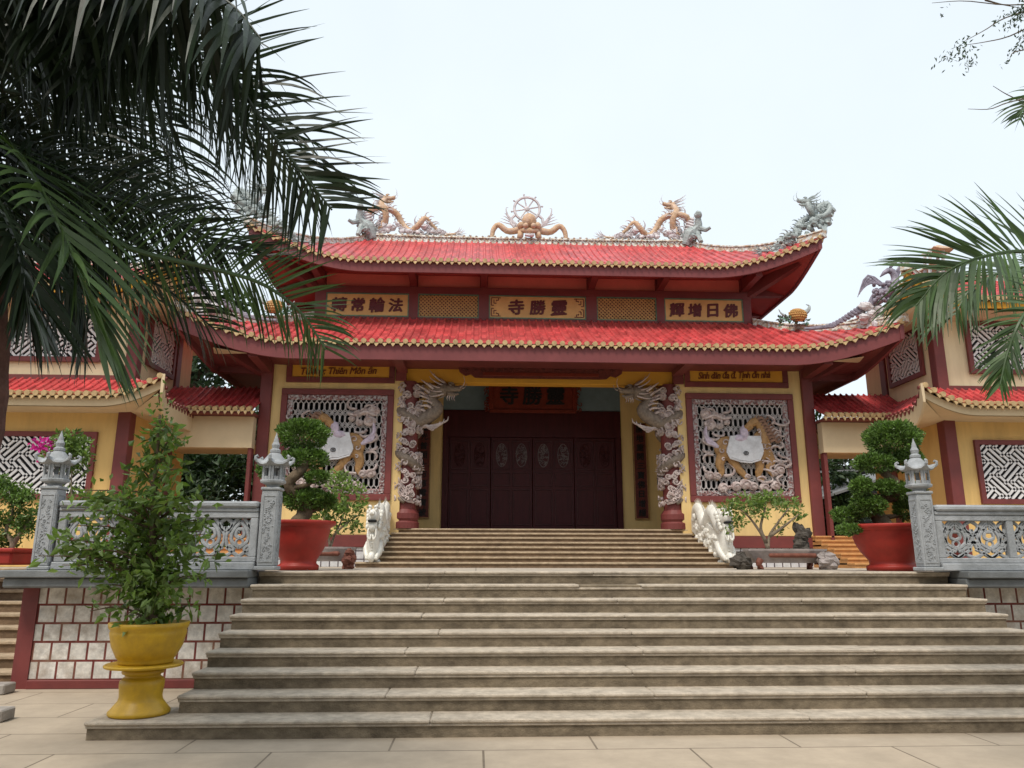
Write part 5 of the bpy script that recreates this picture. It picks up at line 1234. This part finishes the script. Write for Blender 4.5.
def small_tree(name, label, base, stems, blobs, Y, m_leaf, ln, dens, rad=.03, cat='plant', group=None, parent=None):
    """stems: lists of pixel points; blobs: (px,py,rx,ry,count)"""
    t = parent or thing(name, label, cat, tuple(base), group); rr = random.Random(int(base[0]*31))
    s = MB()
    for st_ in stems:
        P = cr_spline([V3((at(x, y, Y)[0], base[1]+rr.uniform(-.06, .06)*(i > 0), at(x, y, Y)[2])) for i, (x, y) in enumerate(st_)], 10); s.tube(P, [rad*(1-.07*i) for i in range(11)], 6)
    s.build('stem', M_barkpale, t, smooth=True)
    f = MB(); k = Y/760*1.03
    for (x, y, rx, rz, n) in blobs:
        q = at(x, y, Y)
        for j in range(max(2, n//11)):
            d = RNG.normal(size=3); d /= np.linalg.norm(d); d *= RNG.random()**.45
            pad(f, (q[0]+d[0]*rx*k, base[1]+d[1]*rx*k, q[2]+d[2]*rz*k), (.10, .10, .06), int(22*dens), ln*.9, .2, .15)
    f.build('foliage', m_leaf, t)
    return t
# trays with small trees on the court
def tray(label, px0, px1, ytop, Y, depth, oval):
    a, b_ = at(px0, ytop, Y), at(px1, ytop, Y); xc = (a[0]+b_[0])/2; w_ = (b_[0]-a[0])/2; zt = a[2]
    t = thing('bonsai_tray', label, 'tray', (xc, Y, ZL), 'footed trays before the temple')
    p = MB(); n = 40 if oval else 8; rot = 0 if oval else PI/8
    p.lathe([(w_*.80, zt-ZL-.24), (w_*.82, zt-ZL-.21), (w_, zt-ZL-.03), (w_, zt-ZL), (w_*.94, zt-ZL), (w_*.92, zt-ZL-.05), (.01, zt-ZL-.05)], (xc, Y, ZL), n, 1, depth/w_, rot); p.build('tray', M_tray, t)
    p = MB(); yy = Y-depth*.93
    p.bbox(xc-w_*.55, xc+w_*.55, yy-.012, yy+.08, zt-.15, zt-.075, .025); p.build('front_panel', M_traydark, t)
    for sx in (-.7, .7):
        for sy in (-.6, .6):
            l = MB(); l.tube(cr_spline([(xc+sx*w_, Y+sy*depth, zt-.18), (xc+sx*w_*1.08, Y+sy*depth*1.05, zt-.26), (xc+sx*w_, Y+sy*depth, ZL+.03), (xc+sx*w_*1.05, Y+sy*depth*1.05, ZL)], 8), [.06, .06, .055, .05, .045, .045, .05, .055, .06], 7); l.build('leg', M_traydark, t)
    return (xc, Y, zt)
tc_ = tray('grey footed tray holding a small tree, right of the upper steps', 742, 826, 549, 13.6, .42, False)
small_tree('small_tree', 'umbrella-shaped small green tree in the right footed tray', (at(766, 548, 13.6)[0], 13.6, tc_[2]-.05), [[(768, 549), (764, 538), (756, 527), (748, 515), (738, 508)], [(768, 549), (770, 536), (778, 522), (788, 508)], [(766, 542), (760, 528), (764, 512), (766, 500)], [(770, 536), (784, 526), (798, 514)]],
    [(736, 508, 17, 7, 120), (752, 500, 16, 7, 130), (770, 499, 16, 7, 130), (790, 505, 16, 8, 130), (762, 510, 24, 7, 120), (744, 518, 14, 7, 60), (798, 516, 8, 6, 40), (734, 530, 8, 6, 22), (783, 528, 8, 5, 18)], 13.6, M_leaflight, .085, 1.0, .035, 'tree')
q = at(803, 550, 13.5); t = MB(); 
for k in range(26):
    u = k/25; t.ball((q[0]+RNG.normal()*.05*(1-u*.4), 13.5+RNG.normal()*.05, tc_[2]-.04+u*.42), (.13*(1-.55*u), .11*(1-.5*u), .085), 8, 6, .25, k)
tag(t.build('garden_rock', M_rock), 'dark pointed rock standing in the right footed tray', 'rock')
for px, py, lb in ((742, 559, 'dark rock on the court, left of the right footed tray'), (826, 562, 'pale rock on the court, right of the right footed tray')):
    q = at(px, py, 13.3); t = MB()
    for k in range(10): t.ball((q[0]+RNG.normal()*.05, 13.3+RNG.normal()*.05, ZL+.05+.15*RNG.random()), (.13, .12, .1), 8, 6, .3, k)
    tag(t.build('garden_rock', M_rock if px < 800 else M_tray), lb, 'rock', 'rocks beside the trays')
tl_ = tray('grey footed tray holding a light green shrub, left of the upper steps', 300, 356, 547, 13.6, .36, True)
small_tree('small_tree', 'loose light green shrub in the left footed tray', (at(334, 546, 13.6)[0], 13.6, tl_[2]-.05), [[(330, 548), (334, 535), (342, 520), (350, 500)], [(330, 548), (328, 530), (322, 512), (318, 495)], [(334, 535), (345, 525), (358, 515)]],
    [(345, 488, 15, 11, 130), (358, 500, 11, 12, 70), (332, 505, 18, 14, 160), (318, 515, 14, 12, 110), (346, 515, 14, 12, 80), (330, 530, 14, 8, 50), (355, 530, 5, 5, 10), (338, 476, 10, 7, 40)], 13.6, M_leaflight, .10, 1.0, .025, 'shrub')
q = at(348, 560, 13.2); t = MB()
for k in range(14): t.ball((q[0]+RNG.normal()*.03, 13.2+RNG.normal()*.03, ZL+.04+.24*k/14), (.07, .07, .07), 8, 6, .3, k)
tag(t.build('garden_rock', M_traydark), 'dark reddish rock on the court beside the left footed tray', 'rock', 'rocks beside the trays')
# yellow pot, stand and shrub at lower left
YP = 7.83; s0 = at(139, 713, YP); sb = (s0[0], YP, .162); k = YP/760*1.03
zt = at(143, 663, YP)[2]; H_ = zt-.162; xs = sb[0]
t = thing('pot_stand', 'yellow glazed baluster stand on the lowest step', 'stand', sb)
v = MB(); v.lathe([*[(a*.79, b_) for a, b_ in ((.33, 0), (.345, .012), (.345, .035), (.325, .05), (.32, .055), (.29, .085), (.255, .12), (.25, .125), (.238, .16), (.245, .22), (.252, .27), (.25, .30), (.225, .325), (.20, .335), (.197, .345), (.20, .355), (.23, .365), (.238, .38), (.235, .40), (.21, .415), (.207, .42), (.225, .45), (.222, .47))], (.19, H_-.05), (.20, H_-.035)], sb, 44); v.build('column', M_yellowpot, t, smooth=True)
v = MB(); v.lathe([(.25, H_-.035), (.345, H_-.028), (.352, H_-.012), (.34, H_), (.02, H_)], sb, 44); v.build('top_plate', M_yellowpot, t)
cp = (at(146, 660, YP)[0], YP, zt)
t = thing('potted_shrub', 'tall leafy shrub in a yellow glazed pot on the yellow stand', 'potted plant', cp)
v = MB(); hp = at(146, 622, YP)[2]-zt
v.lathe([(.235, 0), (.25, .02), (.245, .04), (.265, .06), (.315, .16), (.338, .26), (.342, hp-.085), (.336, hp-.07), (.355, hp-.045), (.362, hp), (.325, hp), (.315, hp-.06), (.02, hp-.05)], cp, 48); v.build('pot', M_yellowpot, t, smooth=True)
v = MB(); v.lathe([(.317, hp-.08), (.2, hp-.03), (.02, hp-.02)], cp, 24); v.build('soil', M_soil, t)
s = MB(); f = MB(); rr = random.Random(11)
main = cr_spline([(cp[0], YP, zt+hp-.05), V3(at(150, 575, YP)), V3(at(153, 530, YP)), V3(at(155, 480, YP)), V3(at(160, 415, YP))], 30)
s.tube(main, [.055*(1-.8*i/30)+.004 for i in range(31)], 8)
ends = []
tips = [(64, 510, 14), (75, 525, 18), (215, 555, 16), (208, 500, 12), (62, 565, 14), (95, 585, 20), (212, 535, 14), (84, 490, 8), (70, 555, 20), (88, 505, 30), (70, 540, 26), (80, 565, 24), (100, 550, 22), (115, 520, 30), (120, 490, 18), (100, 500, 16), (130, 470, 20), (142, 440, 16), (165, 425, 18), (178, 438, 18), (182, 470, 18), (195, 500, 26), (205, 520, 26), (200, 545, 30), (212, 575, 22), (190, 565, 28), (180, 590, 26), (165, 605, 22), (120, 585, 26), (108, 575, 24), (130, 555, 30), (160, 545, 30), (175, 525, 30), (150, 510, 30), (135, 535, 28), (170, 495, 26), (125, 605, 14), (186, 610, 14), (112, 618, 10), (82, 612, 8), (150, 590, 34), (140, 575, 30), (165, 570, 34), (140, 500, 26), (150, 455, 14), (168, 455, 14), (104, 535, 22), (92, 555, 18), (190, 530, 22), (155, 620, 14), (60, 556, 8), (140, 625, 10)]
for (px, py, cnt) in tips:
    e = at(px, py, YP)+V3((0, rr.uniform(-.38, .38)*(1 if py > 470 else .4), 0))
    j = min(29, max(1, int(min(range(31), key=lambda i: abs(main[i][2]-(e[2]-.22))))))
    B = main[j]; mid = (B+e)/2+V3((0, 0, .08))
    P = cr_spline([B, mid, e], 10); s.tube(P, [.014*(1-.07*i) for i in range(11)], 5)
    n = int(cnt*2.3)
    u = RNG.random(n)**.6*8+2; base = np.array([P[int(q)] for q in u])
    off = RNG.normal(size=(n, 3))*V3((.06, .07, .045)); dirs = off*5+RNG.normal(size=(n, 3))*.6+V3((0, 0, -.15)); leaves(f, base+off, dirs, RNG.uniform(.07, .145, n), .46)
n = 30; base = np.array([main[30]+RNG.normal(size=3)*V3((.06, .06, .1)) for _ in range(n)]); leaves(f, base, RNG.normal(size=(n, 3)), .07, .5)
s.build('stem', M_bark, t, smooth=True); f.build('foliage', M_leafshrub, t)
# bougainvillea and bonsai behind the left lantern post
c = at(72, 500, 11.4); t = thing('flowering_bush', 'bush with magenta blossoms behind the outer left lantern post', 'bush', (c[0], 11.4, ZL))
v = MB(); v.lathe([(.2, 0), (.22, .03), (.28, .3), (.31, .42), (.31, .46), (.27, .46), (.26, .40), (.01, .40)], (c[0], 11.4, ZL), 28); v.build('pot', M_redpot, t)
small_tree('', '', (c[0], 11.4, ZL+.4), [[(72, 548), (74, 510), (72, 480), (75, 450)], [(73, 520), (64, 490), (55, 460), (45, 450)]], [(73, 446, 15, 12, 260), (72, 462, 15, 12, 200), (66, 440, 9, 6, 80), (55, 455, 8, 8, 40), (85, 500, 18, 8, 90), (60, 490, 12, 8, 50), (108, 502, 14, 8, 60)], 11.4, M_leafshrub, .085, 1.0, .022, parent=t)
v = MB(); k_ = 11.4/760
for (x, y) in ((40, 448), (46, 444), (50, 449), (43, 453), (52, 443), (37, 444)):
    q = at(x, y, 11.4); P = q+RNG.normal(size=(16, 3))*.045; leaves(v, P, RNG.normal(size=(16, 3)), .075, .7)
v.build('blossom', M_flower, t)
c = at(2, 578, 10.9); c = V3((c[0], 10.95, ZL-.05))
t = thing('potted_bonsai', 'spreading bonsai in a long red trough at the far left edge', 'bonsai', (c[0], 12.6, ZL))
q0, q1 = at(-45, 560, 12.6), at(26, 560, 12.6)
zt_ = at(0, 560, 12.6)[2]+.13
v = MB(); v.bbox(q0[0], q1[0], 12.2, 13.0, ZL+.06, zt_, .03); v.bbox(q0[0]-.04, q1[0]+.04, 12.16, 13.04, zt_-.02, zt_+.05, .02); v.build('trough', M_redpot, t)
small_tree('', '', (at(5, 555, 12.6)[0], 12.6, zt_), [[(5, 560), (14, 545), (6, 530), (12, 510), (4, 490)], [(12, 545), (24, 528), (30, 515)]], [(10, 492, 20, 9, 330), (-5, 482, 14, 9, 150), (22, 500, 12, 7, 160), (8, 520, 22, 10, 330), (25, 530, 9, 8, 120), (0, 540, 20, 8, 220), (28, 512, 8, 6, 60)], 12.6, M_leafbonsai, .075, 1.2, .05, parent=t)

# ------------------------------------------------------------------ trees beyond
def tree(label, x, y, h, r_, nclump, per, seed, ln=.28, group='trees behind the passages', crown_z=.62, z0=ZL):
    t = thing('tree', label, 'tree', (x, y, z0), group); g = random.Random(seed)
    tr = MB(); top = z0+h*.75
    P = cr_spline([(x, y, z0-.05), (x+g.uniform(-.2, .2), y, z0+h*.25), (x+g.uniform(-.4, .4), y+g.uniform(-.3, .3), z0+h*.5), (x+g.uniform(-.5, .5), y, top)], 14); tr.tube(P, [h*.035*(1-.06*i) for i in range(15)], 8)
    for k in range(9):
        a = g.uniform(0, 2*PI); j = g.randint(5, 13); e = P[j]+V3((math.cos(a)*r_*.7, math.sin(a)*r_*.7, h*g.uniform(.08, .22))); tr.tube(cr_spline([P[j], (P[j]+e)/2+V3((0, 0, .15)), e], 6), [h*.012*(1-.12*i) for i in range(7)], 5)
    tr.build('trunk', M_bark, t, smooth=True)
    f = MB(); uneven_crown(f, (x, y, z0+h*crown_z), (r_, r_, h*.40), nclump, per, ln, r_*.26, seed); f.build('crown', M_leafdark, t)
tree('dark tree seen through the left passage, nearer the temple', -8.0, 27.5, 5.2, 2.2, 80, 60, 21, .30)
tree('dark tree seen through the left passage, nearer the side building', -11.5, 28.5, 5.4, 2.3, 80, 60, 22, .30)
tree('tall dark tree rising behind the left passage roof', -13.5, 36, 13.5, 3.0, 110, 60, 23, .36, crown_z=.66)
tree('dark tree behind the shed beyond the right passage', 15.5, 37, 8.0, 2.8, 90, 60, 24, .34)
tree('low dark tree in the right passage yard, beside the shed', 12.3, 25.6, 3.6, 1.2, 40, 60, 25, .22)
tree('dark bush low in the left passage, below the trees', -9.3, 25.0, 2.9, 1.5, 60, 60, 26, .22, 'bushes beyond the passages', .55)
tree('dark bush in the right passage, in front of the shed', 11.2, 26.5, 2.6, 1.3, 50, 60, 27, .22, 'bushes beyond the passages', .55)
# shed beyond the right passage: truss roof on posts
t = thing('open_shed', 'dark open shed with steel truss roof beyond the right passage', 'shed', (13.5, 29, ZL))
A, B = at(800, 462, 28), at(960, 445, 28); v = MB()
za, zb_ = 5.35, 5.35
for yy in (27.5, 31):
    v.bar((8.5, yy, za), (19, yy, zb_+.5), .08, .08); v.bar((8.5, yy, za-.75), (19, yy, zb_-.25), .08, .08)
    for k in range(12):
        x = 8.5+10.5*k/12; z = za+.5*k/12; x2 = x+.44; z2 = z+.02
        v.bar((x, yy, z-.73), (x2, yy, z2-.02), .05, .05); v.bar((x2, yy, z2-.02), (x2+.44, yy, z2-.71), .05, .05)
v.build('truss', M_metal, t)
v = MB(); v.add([(8.3, 27.2, za+.12), (19.2, 27.2, za+.62), (19.2, 34, za+1.0), (8.3, 34, za+.5), (8.3, 27.2, za+.16), (19.2, 27.2, za+.66), (19.2, 34, za+1.04), (8.3, 34, za+.54)], [(0, 3, 2, 1), (4, 5, 6, 7), (0, 1, 5, 4), (1, 2, 6, 5), (2, 3, 7, 6), (3, 0, 4, 7)]); v.build('roof_sheet', M_metal, t)
for x in (9, 12.5, 16, 18.6): v = MB(); v.tube([(x, 27.5, ZL), (x, 27.5, za+.3)], .07, 8); v.build('post', M_darksteel, t)
v = MB(); v.box(8.3, 19.2, 33.9, 34, ZL, za+.5); v.build('back_wall', M_darksteel, t)
t = thing('lean_to_roof', 'grey sloping sheet roof in front of the shed, right passage', 'roof', (11.6, 25, ZL))
v = MB(); A, B, C_, D_ = at(812, 500, 24.5), at(880, 478, 24.5), at(880, 470, 26.5), at(812, 488, 26.5)
vs = [A, B, C_, D_]; v.add([tuple(a) for a in vs]+[tuple(a-V3((0, 0, .08))) for a in vs], [(0, 1, 2, 3), (7, 6, 5, 4), (0, 4, 5, 1), (1, 5, 6, 2), (2, 6, 7, 3), (3, 7, 4, 0)]); v.build('roof_sheet', M_metal, t)
for a in vs: v = MB(); v.tube([(a[0], a[1], ZL), (a[0], a[1], a[2]-.05)], .05, 6); v.build('post', M_darksteel, t)

# ------------------------------------------------------------------ palms
def frond(root, ctrl, n, L_, roll, droop, wid, m, al0=25, al1=65, t0=.12, both=(1, 1), seed=0, rr0=.022, lift=.25, jit=.12):
    g = np.random.default_rng(seed)
    P = cr_spline(ctrl, 60); mb = MB()
    mb.tube(P, [rr0*(1-.85*i/60)+.003 for i in range(61)], 6)
    Z = V3((0, 0, 1)); S_ = 6
    for side in (-1, 1):
        nn = int(n*both[0 if side < 0 else 1])
        for k in range(nn):
            t = t0+(1-t0)*(k+g.random()*.5)/nn; i = min(59, int(t*60)); fr_ = t*60-i; p = P[i]+(P[i+1]-P[i])*fr_
            T = P[min(60, i+2)]-P[max(0, i-2)]; T /= np.linalg.norm(T); u0 = Z-T*np.dot(Z, T)
            if np.linalg.norm(u0) < .05: u0 = V3((0, 1, 0))-T*T[1]
            u0 /= np.linalg.norm(u0); S = np.cross(T, u0); ro = R(roll)+g.normal()*jit
            s2 = S*math.cos(ro)+u0*math.sin(ro); n2 = np.cross(s2, T)
            al = R(al0+(al1-al0)*t)+g.normal()*jit*.6
            d = side*s2*math.cos(al)+T*math.sin(al)+n2*lift*(1 if n2[2] > 0 else -1)*g.uniform(.3, 1.2); d /= np.linalg.norm(d)
            L1 = L_*(max(.15, math.sin(PI*(.14+.74*t)))**.7)*g.uniform(.85, 1.1); seg = L1/S_; q = p.copy(); wv = T-d*np.dot(T, d); wv /= (np.linalg.norm(wv)+1e-9)
            nrm = np.cross(wv, d); tw = g.normal()*.35; wv = wv*math.cos(tw)+nrm*math.sin(tw)
            vs = []; W = wid*g.uniform(.75, 1.15); dr = (droop if np.isscalar(droop) else (droop[1] if d[2] < .1 else droop[0]))*g.uniform(.6, 1.4)
            for j in range(S_+1):
                w2 = W*(.45+.55*min(1, j/1.5))*(1-(j/S_)**2.2)+.0015
                w_ = wv-d*np.dot(wv, d); w_ /= (np.linalg.norm(w_)+1e-9)
                vs += [q-w_*w2/2, q+w_*w2/2]; q = q+d*seg
                d = d+V3((0, 0, -1))*dr*seg*(1+.5*j); d /= np.linalg.norm(d)
            mb.add(vs, [(2*j, 2*j+1, 2*j+3, 2*j+2) for j in range(S_)])
    return mb.build('frond', m, root)
def PX(pts): return [tuple(at(x, y, Y)) for x, y, Y in pts]
lp_x, lp_y = at(-28, 400, 5.2)[0], 5.2
palm = thing('palm_tree', 'large dark feather palm overhanging the left foreground', 'palm tree', (lp_x-.05, lp_y, 0))
v = MB(); crown = at(-30, 110, 5.2)
P = cr_spline([(lp_x-.12, lp_y, -.02), (lp_x-.02, lp_y, .8), (lp_x, lp_y, 1.8), (lp_x+.04, lp_y, 2.8), tuple(crown)], 40)
v.tube(P, [.19-.05*i/40+.008*(i % 2) for i in range(41)], 16); v.build('trunk', M_palmtrunk, palm)
fr_specs = [
    # main arching frond with spread tip
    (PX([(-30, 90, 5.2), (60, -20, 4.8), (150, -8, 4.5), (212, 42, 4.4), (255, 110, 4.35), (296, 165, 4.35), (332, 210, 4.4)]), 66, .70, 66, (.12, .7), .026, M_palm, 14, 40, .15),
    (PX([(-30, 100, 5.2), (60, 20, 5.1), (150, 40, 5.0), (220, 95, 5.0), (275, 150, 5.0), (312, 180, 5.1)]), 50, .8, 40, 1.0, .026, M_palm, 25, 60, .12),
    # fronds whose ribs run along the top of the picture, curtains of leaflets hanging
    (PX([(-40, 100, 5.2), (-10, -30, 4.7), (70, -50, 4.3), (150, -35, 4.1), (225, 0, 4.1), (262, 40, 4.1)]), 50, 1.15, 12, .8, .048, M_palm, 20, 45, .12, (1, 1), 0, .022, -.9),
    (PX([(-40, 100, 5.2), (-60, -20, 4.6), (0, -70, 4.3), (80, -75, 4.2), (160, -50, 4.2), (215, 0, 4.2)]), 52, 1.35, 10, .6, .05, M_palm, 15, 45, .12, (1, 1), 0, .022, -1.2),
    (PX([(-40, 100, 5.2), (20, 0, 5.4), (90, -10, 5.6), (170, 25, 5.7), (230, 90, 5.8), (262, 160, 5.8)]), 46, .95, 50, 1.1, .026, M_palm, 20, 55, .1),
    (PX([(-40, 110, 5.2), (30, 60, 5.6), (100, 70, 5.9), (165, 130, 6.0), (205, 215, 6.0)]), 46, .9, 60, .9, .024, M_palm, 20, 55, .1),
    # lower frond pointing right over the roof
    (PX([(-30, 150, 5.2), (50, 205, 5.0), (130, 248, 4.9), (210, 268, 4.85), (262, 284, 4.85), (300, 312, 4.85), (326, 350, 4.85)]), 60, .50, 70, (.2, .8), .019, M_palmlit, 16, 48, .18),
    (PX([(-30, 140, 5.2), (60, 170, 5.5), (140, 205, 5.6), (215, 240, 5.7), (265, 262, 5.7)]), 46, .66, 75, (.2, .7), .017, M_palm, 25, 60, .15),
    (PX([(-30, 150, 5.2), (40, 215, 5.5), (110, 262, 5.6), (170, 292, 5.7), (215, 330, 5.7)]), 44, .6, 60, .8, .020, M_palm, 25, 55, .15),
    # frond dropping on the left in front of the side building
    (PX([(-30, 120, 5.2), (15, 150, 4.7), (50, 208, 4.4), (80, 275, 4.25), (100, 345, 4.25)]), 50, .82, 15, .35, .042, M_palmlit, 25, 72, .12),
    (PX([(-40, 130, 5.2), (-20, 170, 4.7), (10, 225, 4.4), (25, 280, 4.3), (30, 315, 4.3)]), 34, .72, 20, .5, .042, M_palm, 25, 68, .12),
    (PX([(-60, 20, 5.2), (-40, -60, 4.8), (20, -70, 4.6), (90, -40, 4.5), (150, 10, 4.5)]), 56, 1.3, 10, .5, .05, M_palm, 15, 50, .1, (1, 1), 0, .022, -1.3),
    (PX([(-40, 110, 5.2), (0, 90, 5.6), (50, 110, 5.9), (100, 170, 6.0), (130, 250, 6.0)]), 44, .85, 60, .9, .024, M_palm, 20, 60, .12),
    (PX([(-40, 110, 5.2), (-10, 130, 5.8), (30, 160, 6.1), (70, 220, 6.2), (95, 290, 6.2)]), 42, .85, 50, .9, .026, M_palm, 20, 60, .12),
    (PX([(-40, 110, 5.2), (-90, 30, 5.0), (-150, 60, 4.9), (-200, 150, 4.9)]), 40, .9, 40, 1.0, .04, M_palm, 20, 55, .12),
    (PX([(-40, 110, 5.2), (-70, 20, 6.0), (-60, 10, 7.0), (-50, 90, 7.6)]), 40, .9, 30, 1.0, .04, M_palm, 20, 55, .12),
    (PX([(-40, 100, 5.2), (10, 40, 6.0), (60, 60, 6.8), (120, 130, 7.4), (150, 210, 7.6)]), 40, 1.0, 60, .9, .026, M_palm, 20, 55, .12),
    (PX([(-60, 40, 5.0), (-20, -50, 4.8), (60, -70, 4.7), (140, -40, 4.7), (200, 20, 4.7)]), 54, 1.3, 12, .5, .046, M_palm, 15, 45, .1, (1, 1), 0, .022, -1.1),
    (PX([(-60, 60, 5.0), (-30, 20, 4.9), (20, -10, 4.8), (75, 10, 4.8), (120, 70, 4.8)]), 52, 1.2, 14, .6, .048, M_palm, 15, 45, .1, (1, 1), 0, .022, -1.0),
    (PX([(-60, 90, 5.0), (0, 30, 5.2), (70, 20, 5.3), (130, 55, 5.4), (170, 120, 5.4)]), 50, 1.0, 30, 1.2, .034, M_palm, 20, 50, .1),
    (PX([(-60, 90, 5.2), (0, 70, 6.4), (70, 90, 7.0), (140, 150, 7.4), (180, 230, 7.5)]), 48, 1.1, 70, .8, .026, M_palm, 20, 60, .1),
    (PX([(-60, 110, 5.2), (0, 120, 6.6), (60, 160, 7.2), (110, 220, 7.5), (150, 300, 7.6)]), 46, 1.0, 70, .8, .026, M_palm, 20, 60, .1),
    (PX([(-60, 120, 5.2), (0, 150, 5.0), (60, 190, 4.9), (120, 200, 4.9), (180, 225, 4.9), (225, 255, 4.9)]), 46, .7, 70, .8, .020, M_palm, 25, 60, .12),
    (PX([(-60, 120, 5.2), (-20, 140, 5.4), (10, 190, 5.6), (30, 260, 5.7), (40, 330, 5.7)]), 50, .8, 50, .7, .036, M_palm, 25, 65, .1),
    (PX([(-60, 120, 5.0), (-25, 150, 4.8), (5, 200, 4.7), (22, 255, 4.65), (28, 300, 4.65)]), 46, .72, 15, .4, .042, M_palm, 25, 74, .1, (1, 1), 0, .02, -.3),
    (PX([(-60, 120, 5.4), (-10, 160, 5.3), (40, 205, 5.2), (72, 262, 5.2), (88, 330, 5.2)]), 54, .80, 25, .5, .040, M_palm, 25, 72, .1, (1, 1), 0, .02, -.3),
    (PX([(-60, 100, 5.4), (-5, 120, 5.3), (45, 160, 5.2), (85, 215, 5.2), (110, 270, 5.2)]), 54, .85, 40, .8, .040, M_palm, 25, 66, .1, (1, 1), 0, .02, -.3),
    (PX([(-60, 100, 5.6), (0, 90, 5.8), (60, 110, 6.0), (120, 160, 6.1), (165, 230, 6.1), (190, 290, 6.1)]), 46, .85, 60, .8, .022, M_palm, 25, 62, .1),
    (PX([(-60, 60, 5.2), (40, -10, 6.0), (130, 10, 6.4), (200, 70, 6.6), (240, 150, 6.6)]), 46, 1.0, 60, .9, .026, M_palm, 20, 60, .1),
]
for i, a in enumerate(fr_specs):
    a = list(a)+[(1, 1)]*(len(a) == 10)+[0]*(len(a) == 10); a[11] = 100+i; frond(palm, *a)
rp = at(1110, 300, 6.2)
palm2 = thing('palm_tree', 'feather palm whose drooping fronds enter from the right edge', 'palm tree', (rp[0], 6.2, 0))
v = MB(); P = cr_spline([(rp[0]+.15, 6.2, -.02), (rp[0]+.08, 6.2, 1.2), (rp[0]+.02, 6.2, 2.4), tuple(rp)], 30); v.tube(P, [.17-.03*i/30+.006*(i % 2) for i in range(31)], 14); v.build('trunk', M_palmtrunk, palm2)
for i, a in enumerate([
    (PX([(1110, 300, 6.2), (1075, 262, 6.0), (1030, 252, 5.9), (996, 254, 5.8), (962, 264, 5.75), (938, 280, 5.75), (916, 306, 5.75)]), 52, .80, 64, (.22, .95), .034, M_palmlit, 28, 66, .2),
    (PX([(1110, 300, 6.2), (1070, 275, 6.5), (1025, 268, 6.6), (995, 275, 6.6), (970, 290, 6.6), (955, 315, 6.6)]), 40, .8, 30, (.5, 1.0), .034, M_palmlit, 28, 62, .2),
    (PX([(1110, 300, 6.2), (1075, 280, 5.5), (1045, 290, 5.2), (1022, 318, 5.0), (1008, 352, 5.0), (1000, 385, 5.0)]), 46, .36, 45, .6, .022, M_palmlit, 25, 70, .2),
    (PX([(1110, 300, 6.2), (1090, 120, 6.6), (1060, 92, 6.8), (1035, 98, 7.0), (1020, 120, 7.0)]), 26, .5, 60, .8, .026, M_palmlit, 28, 60, .3),
    (PX([(1110, 300, 6.2), (1150, 220, 6.2), (1210, 240, 6.3), (1250, 320, 6.3)]), 36, .8, 30, .9, .036, M_palmlit, 28, 60, .2),
    (PX([(1110, 300, 6.2), (1120, 230, 7.0), (1125, 240, 7.7), (1128, 330, 8.2)]), 36, .8, 30, .9, .036, M_palmlit, 28, 60, .2)]): frond(palm2, *a, seed=300+i)
# slender tree beyond the right edge whose twigs cross the top right corner
bx_, by_ = at(1150, 400, 7.5)[0], 7.0
t = thing('tree', 'slender tree at the right edge with thin leafy twigs in the top corner', 'tree', (bx_, by_, 0))
v = MB(); q = lambda x, y, Y=7.5: at(x, y, Y)
v.tube(cr_spline([(bx_, by_, -.02), (bx_+.1, 7.1, 2), tuple(q(1140, 150)), tuple(q(1110, -60))], 20), [.12-.004*i for i in range(21)], 8)
v.build('trunk', M_bark, t, smooth=True)
v = MB()
tw = [[(1110, -20), (1060, 0), (1010, 5), (965, 1), (932, 3)], [(1120, -10), (1040, 8), (1005, 18), (985, 30), (963, 42)], [(1120, 0), (1050, 18), (1010, 36), (985, 42), (965, 45)], [(1120, 90), (1050, 95), (1010, 102), (990, 109), (968, 109)], [(1110, 60), (1040, 50), (1015, 52), (1010, 58)], [(1100, 115), (1040, 108), (1010, 96), (993, 86)], [(985, 0), (1000, 4), (1020, 8)]]
for p in tw: v.tube(cr_spline([tuple(q(a, b_)) for a, b_ in p], 14), [.012*(1-.055*i) for i in range(15)], 5)
v.build('twig', M_bark, t)
f = MB()
for (x, y, n, sx, sy) in ((962, 47, 22, 7, 6), (953, 52, 10, 5, 6), (943, 58, 12, 4, 4), (970, 58, 14, 4, 8), (968, 68, 6, 2, 3), (1020, 12, 40, 8, 8), (1012, 22, 16, 6, 5), (1024, 35, 26, 6, 10), (1018, 45, 10, 4, 4), (1010, 58, 6, 3, 2), (1000, 18, 10, 6, 4), (1030, 5, 50, 10, 10), (942, 12, 4, 2, 3), (1050, 20, 120, 20, 20), (1080, -20, 200, 40, 40)):
    n = int(n*1.9)
    P = np.array([q(x+RNG.normal()*sx*.6, y+RNG.normal()*sy*.6)+V3((0, RNG.normal()*.08, 0)) for _ in range(n)]); leaves(f, P, RNG.normal(size=(n, 3))*V3((.6, .6, .5))+V3((-.1, 0, -.8)), .055, .35)
f.build('foliage', M_leafdark, t)

# unseen foliage mass added behind the viewer to block light and darken the facade
f = MB(); g = np.random.default_rng(5)
for k in range(150):
    x = g.uniform(-26, 26); y = -9-abs(g.normal())*4-.012*x*x*0
    uneven_crown(f, (x, y, g.uniform(1.5, 9.5)), (1.8, 1.6, 1.6), 6, 26, .62, .8, k)
wd = f.build('light_blocking_foliage', M_leafdark, kind='stuff'); wd['label'] = 'unseen dark foliage added behind the viewer to block light'; wd['category'] = 'trees'
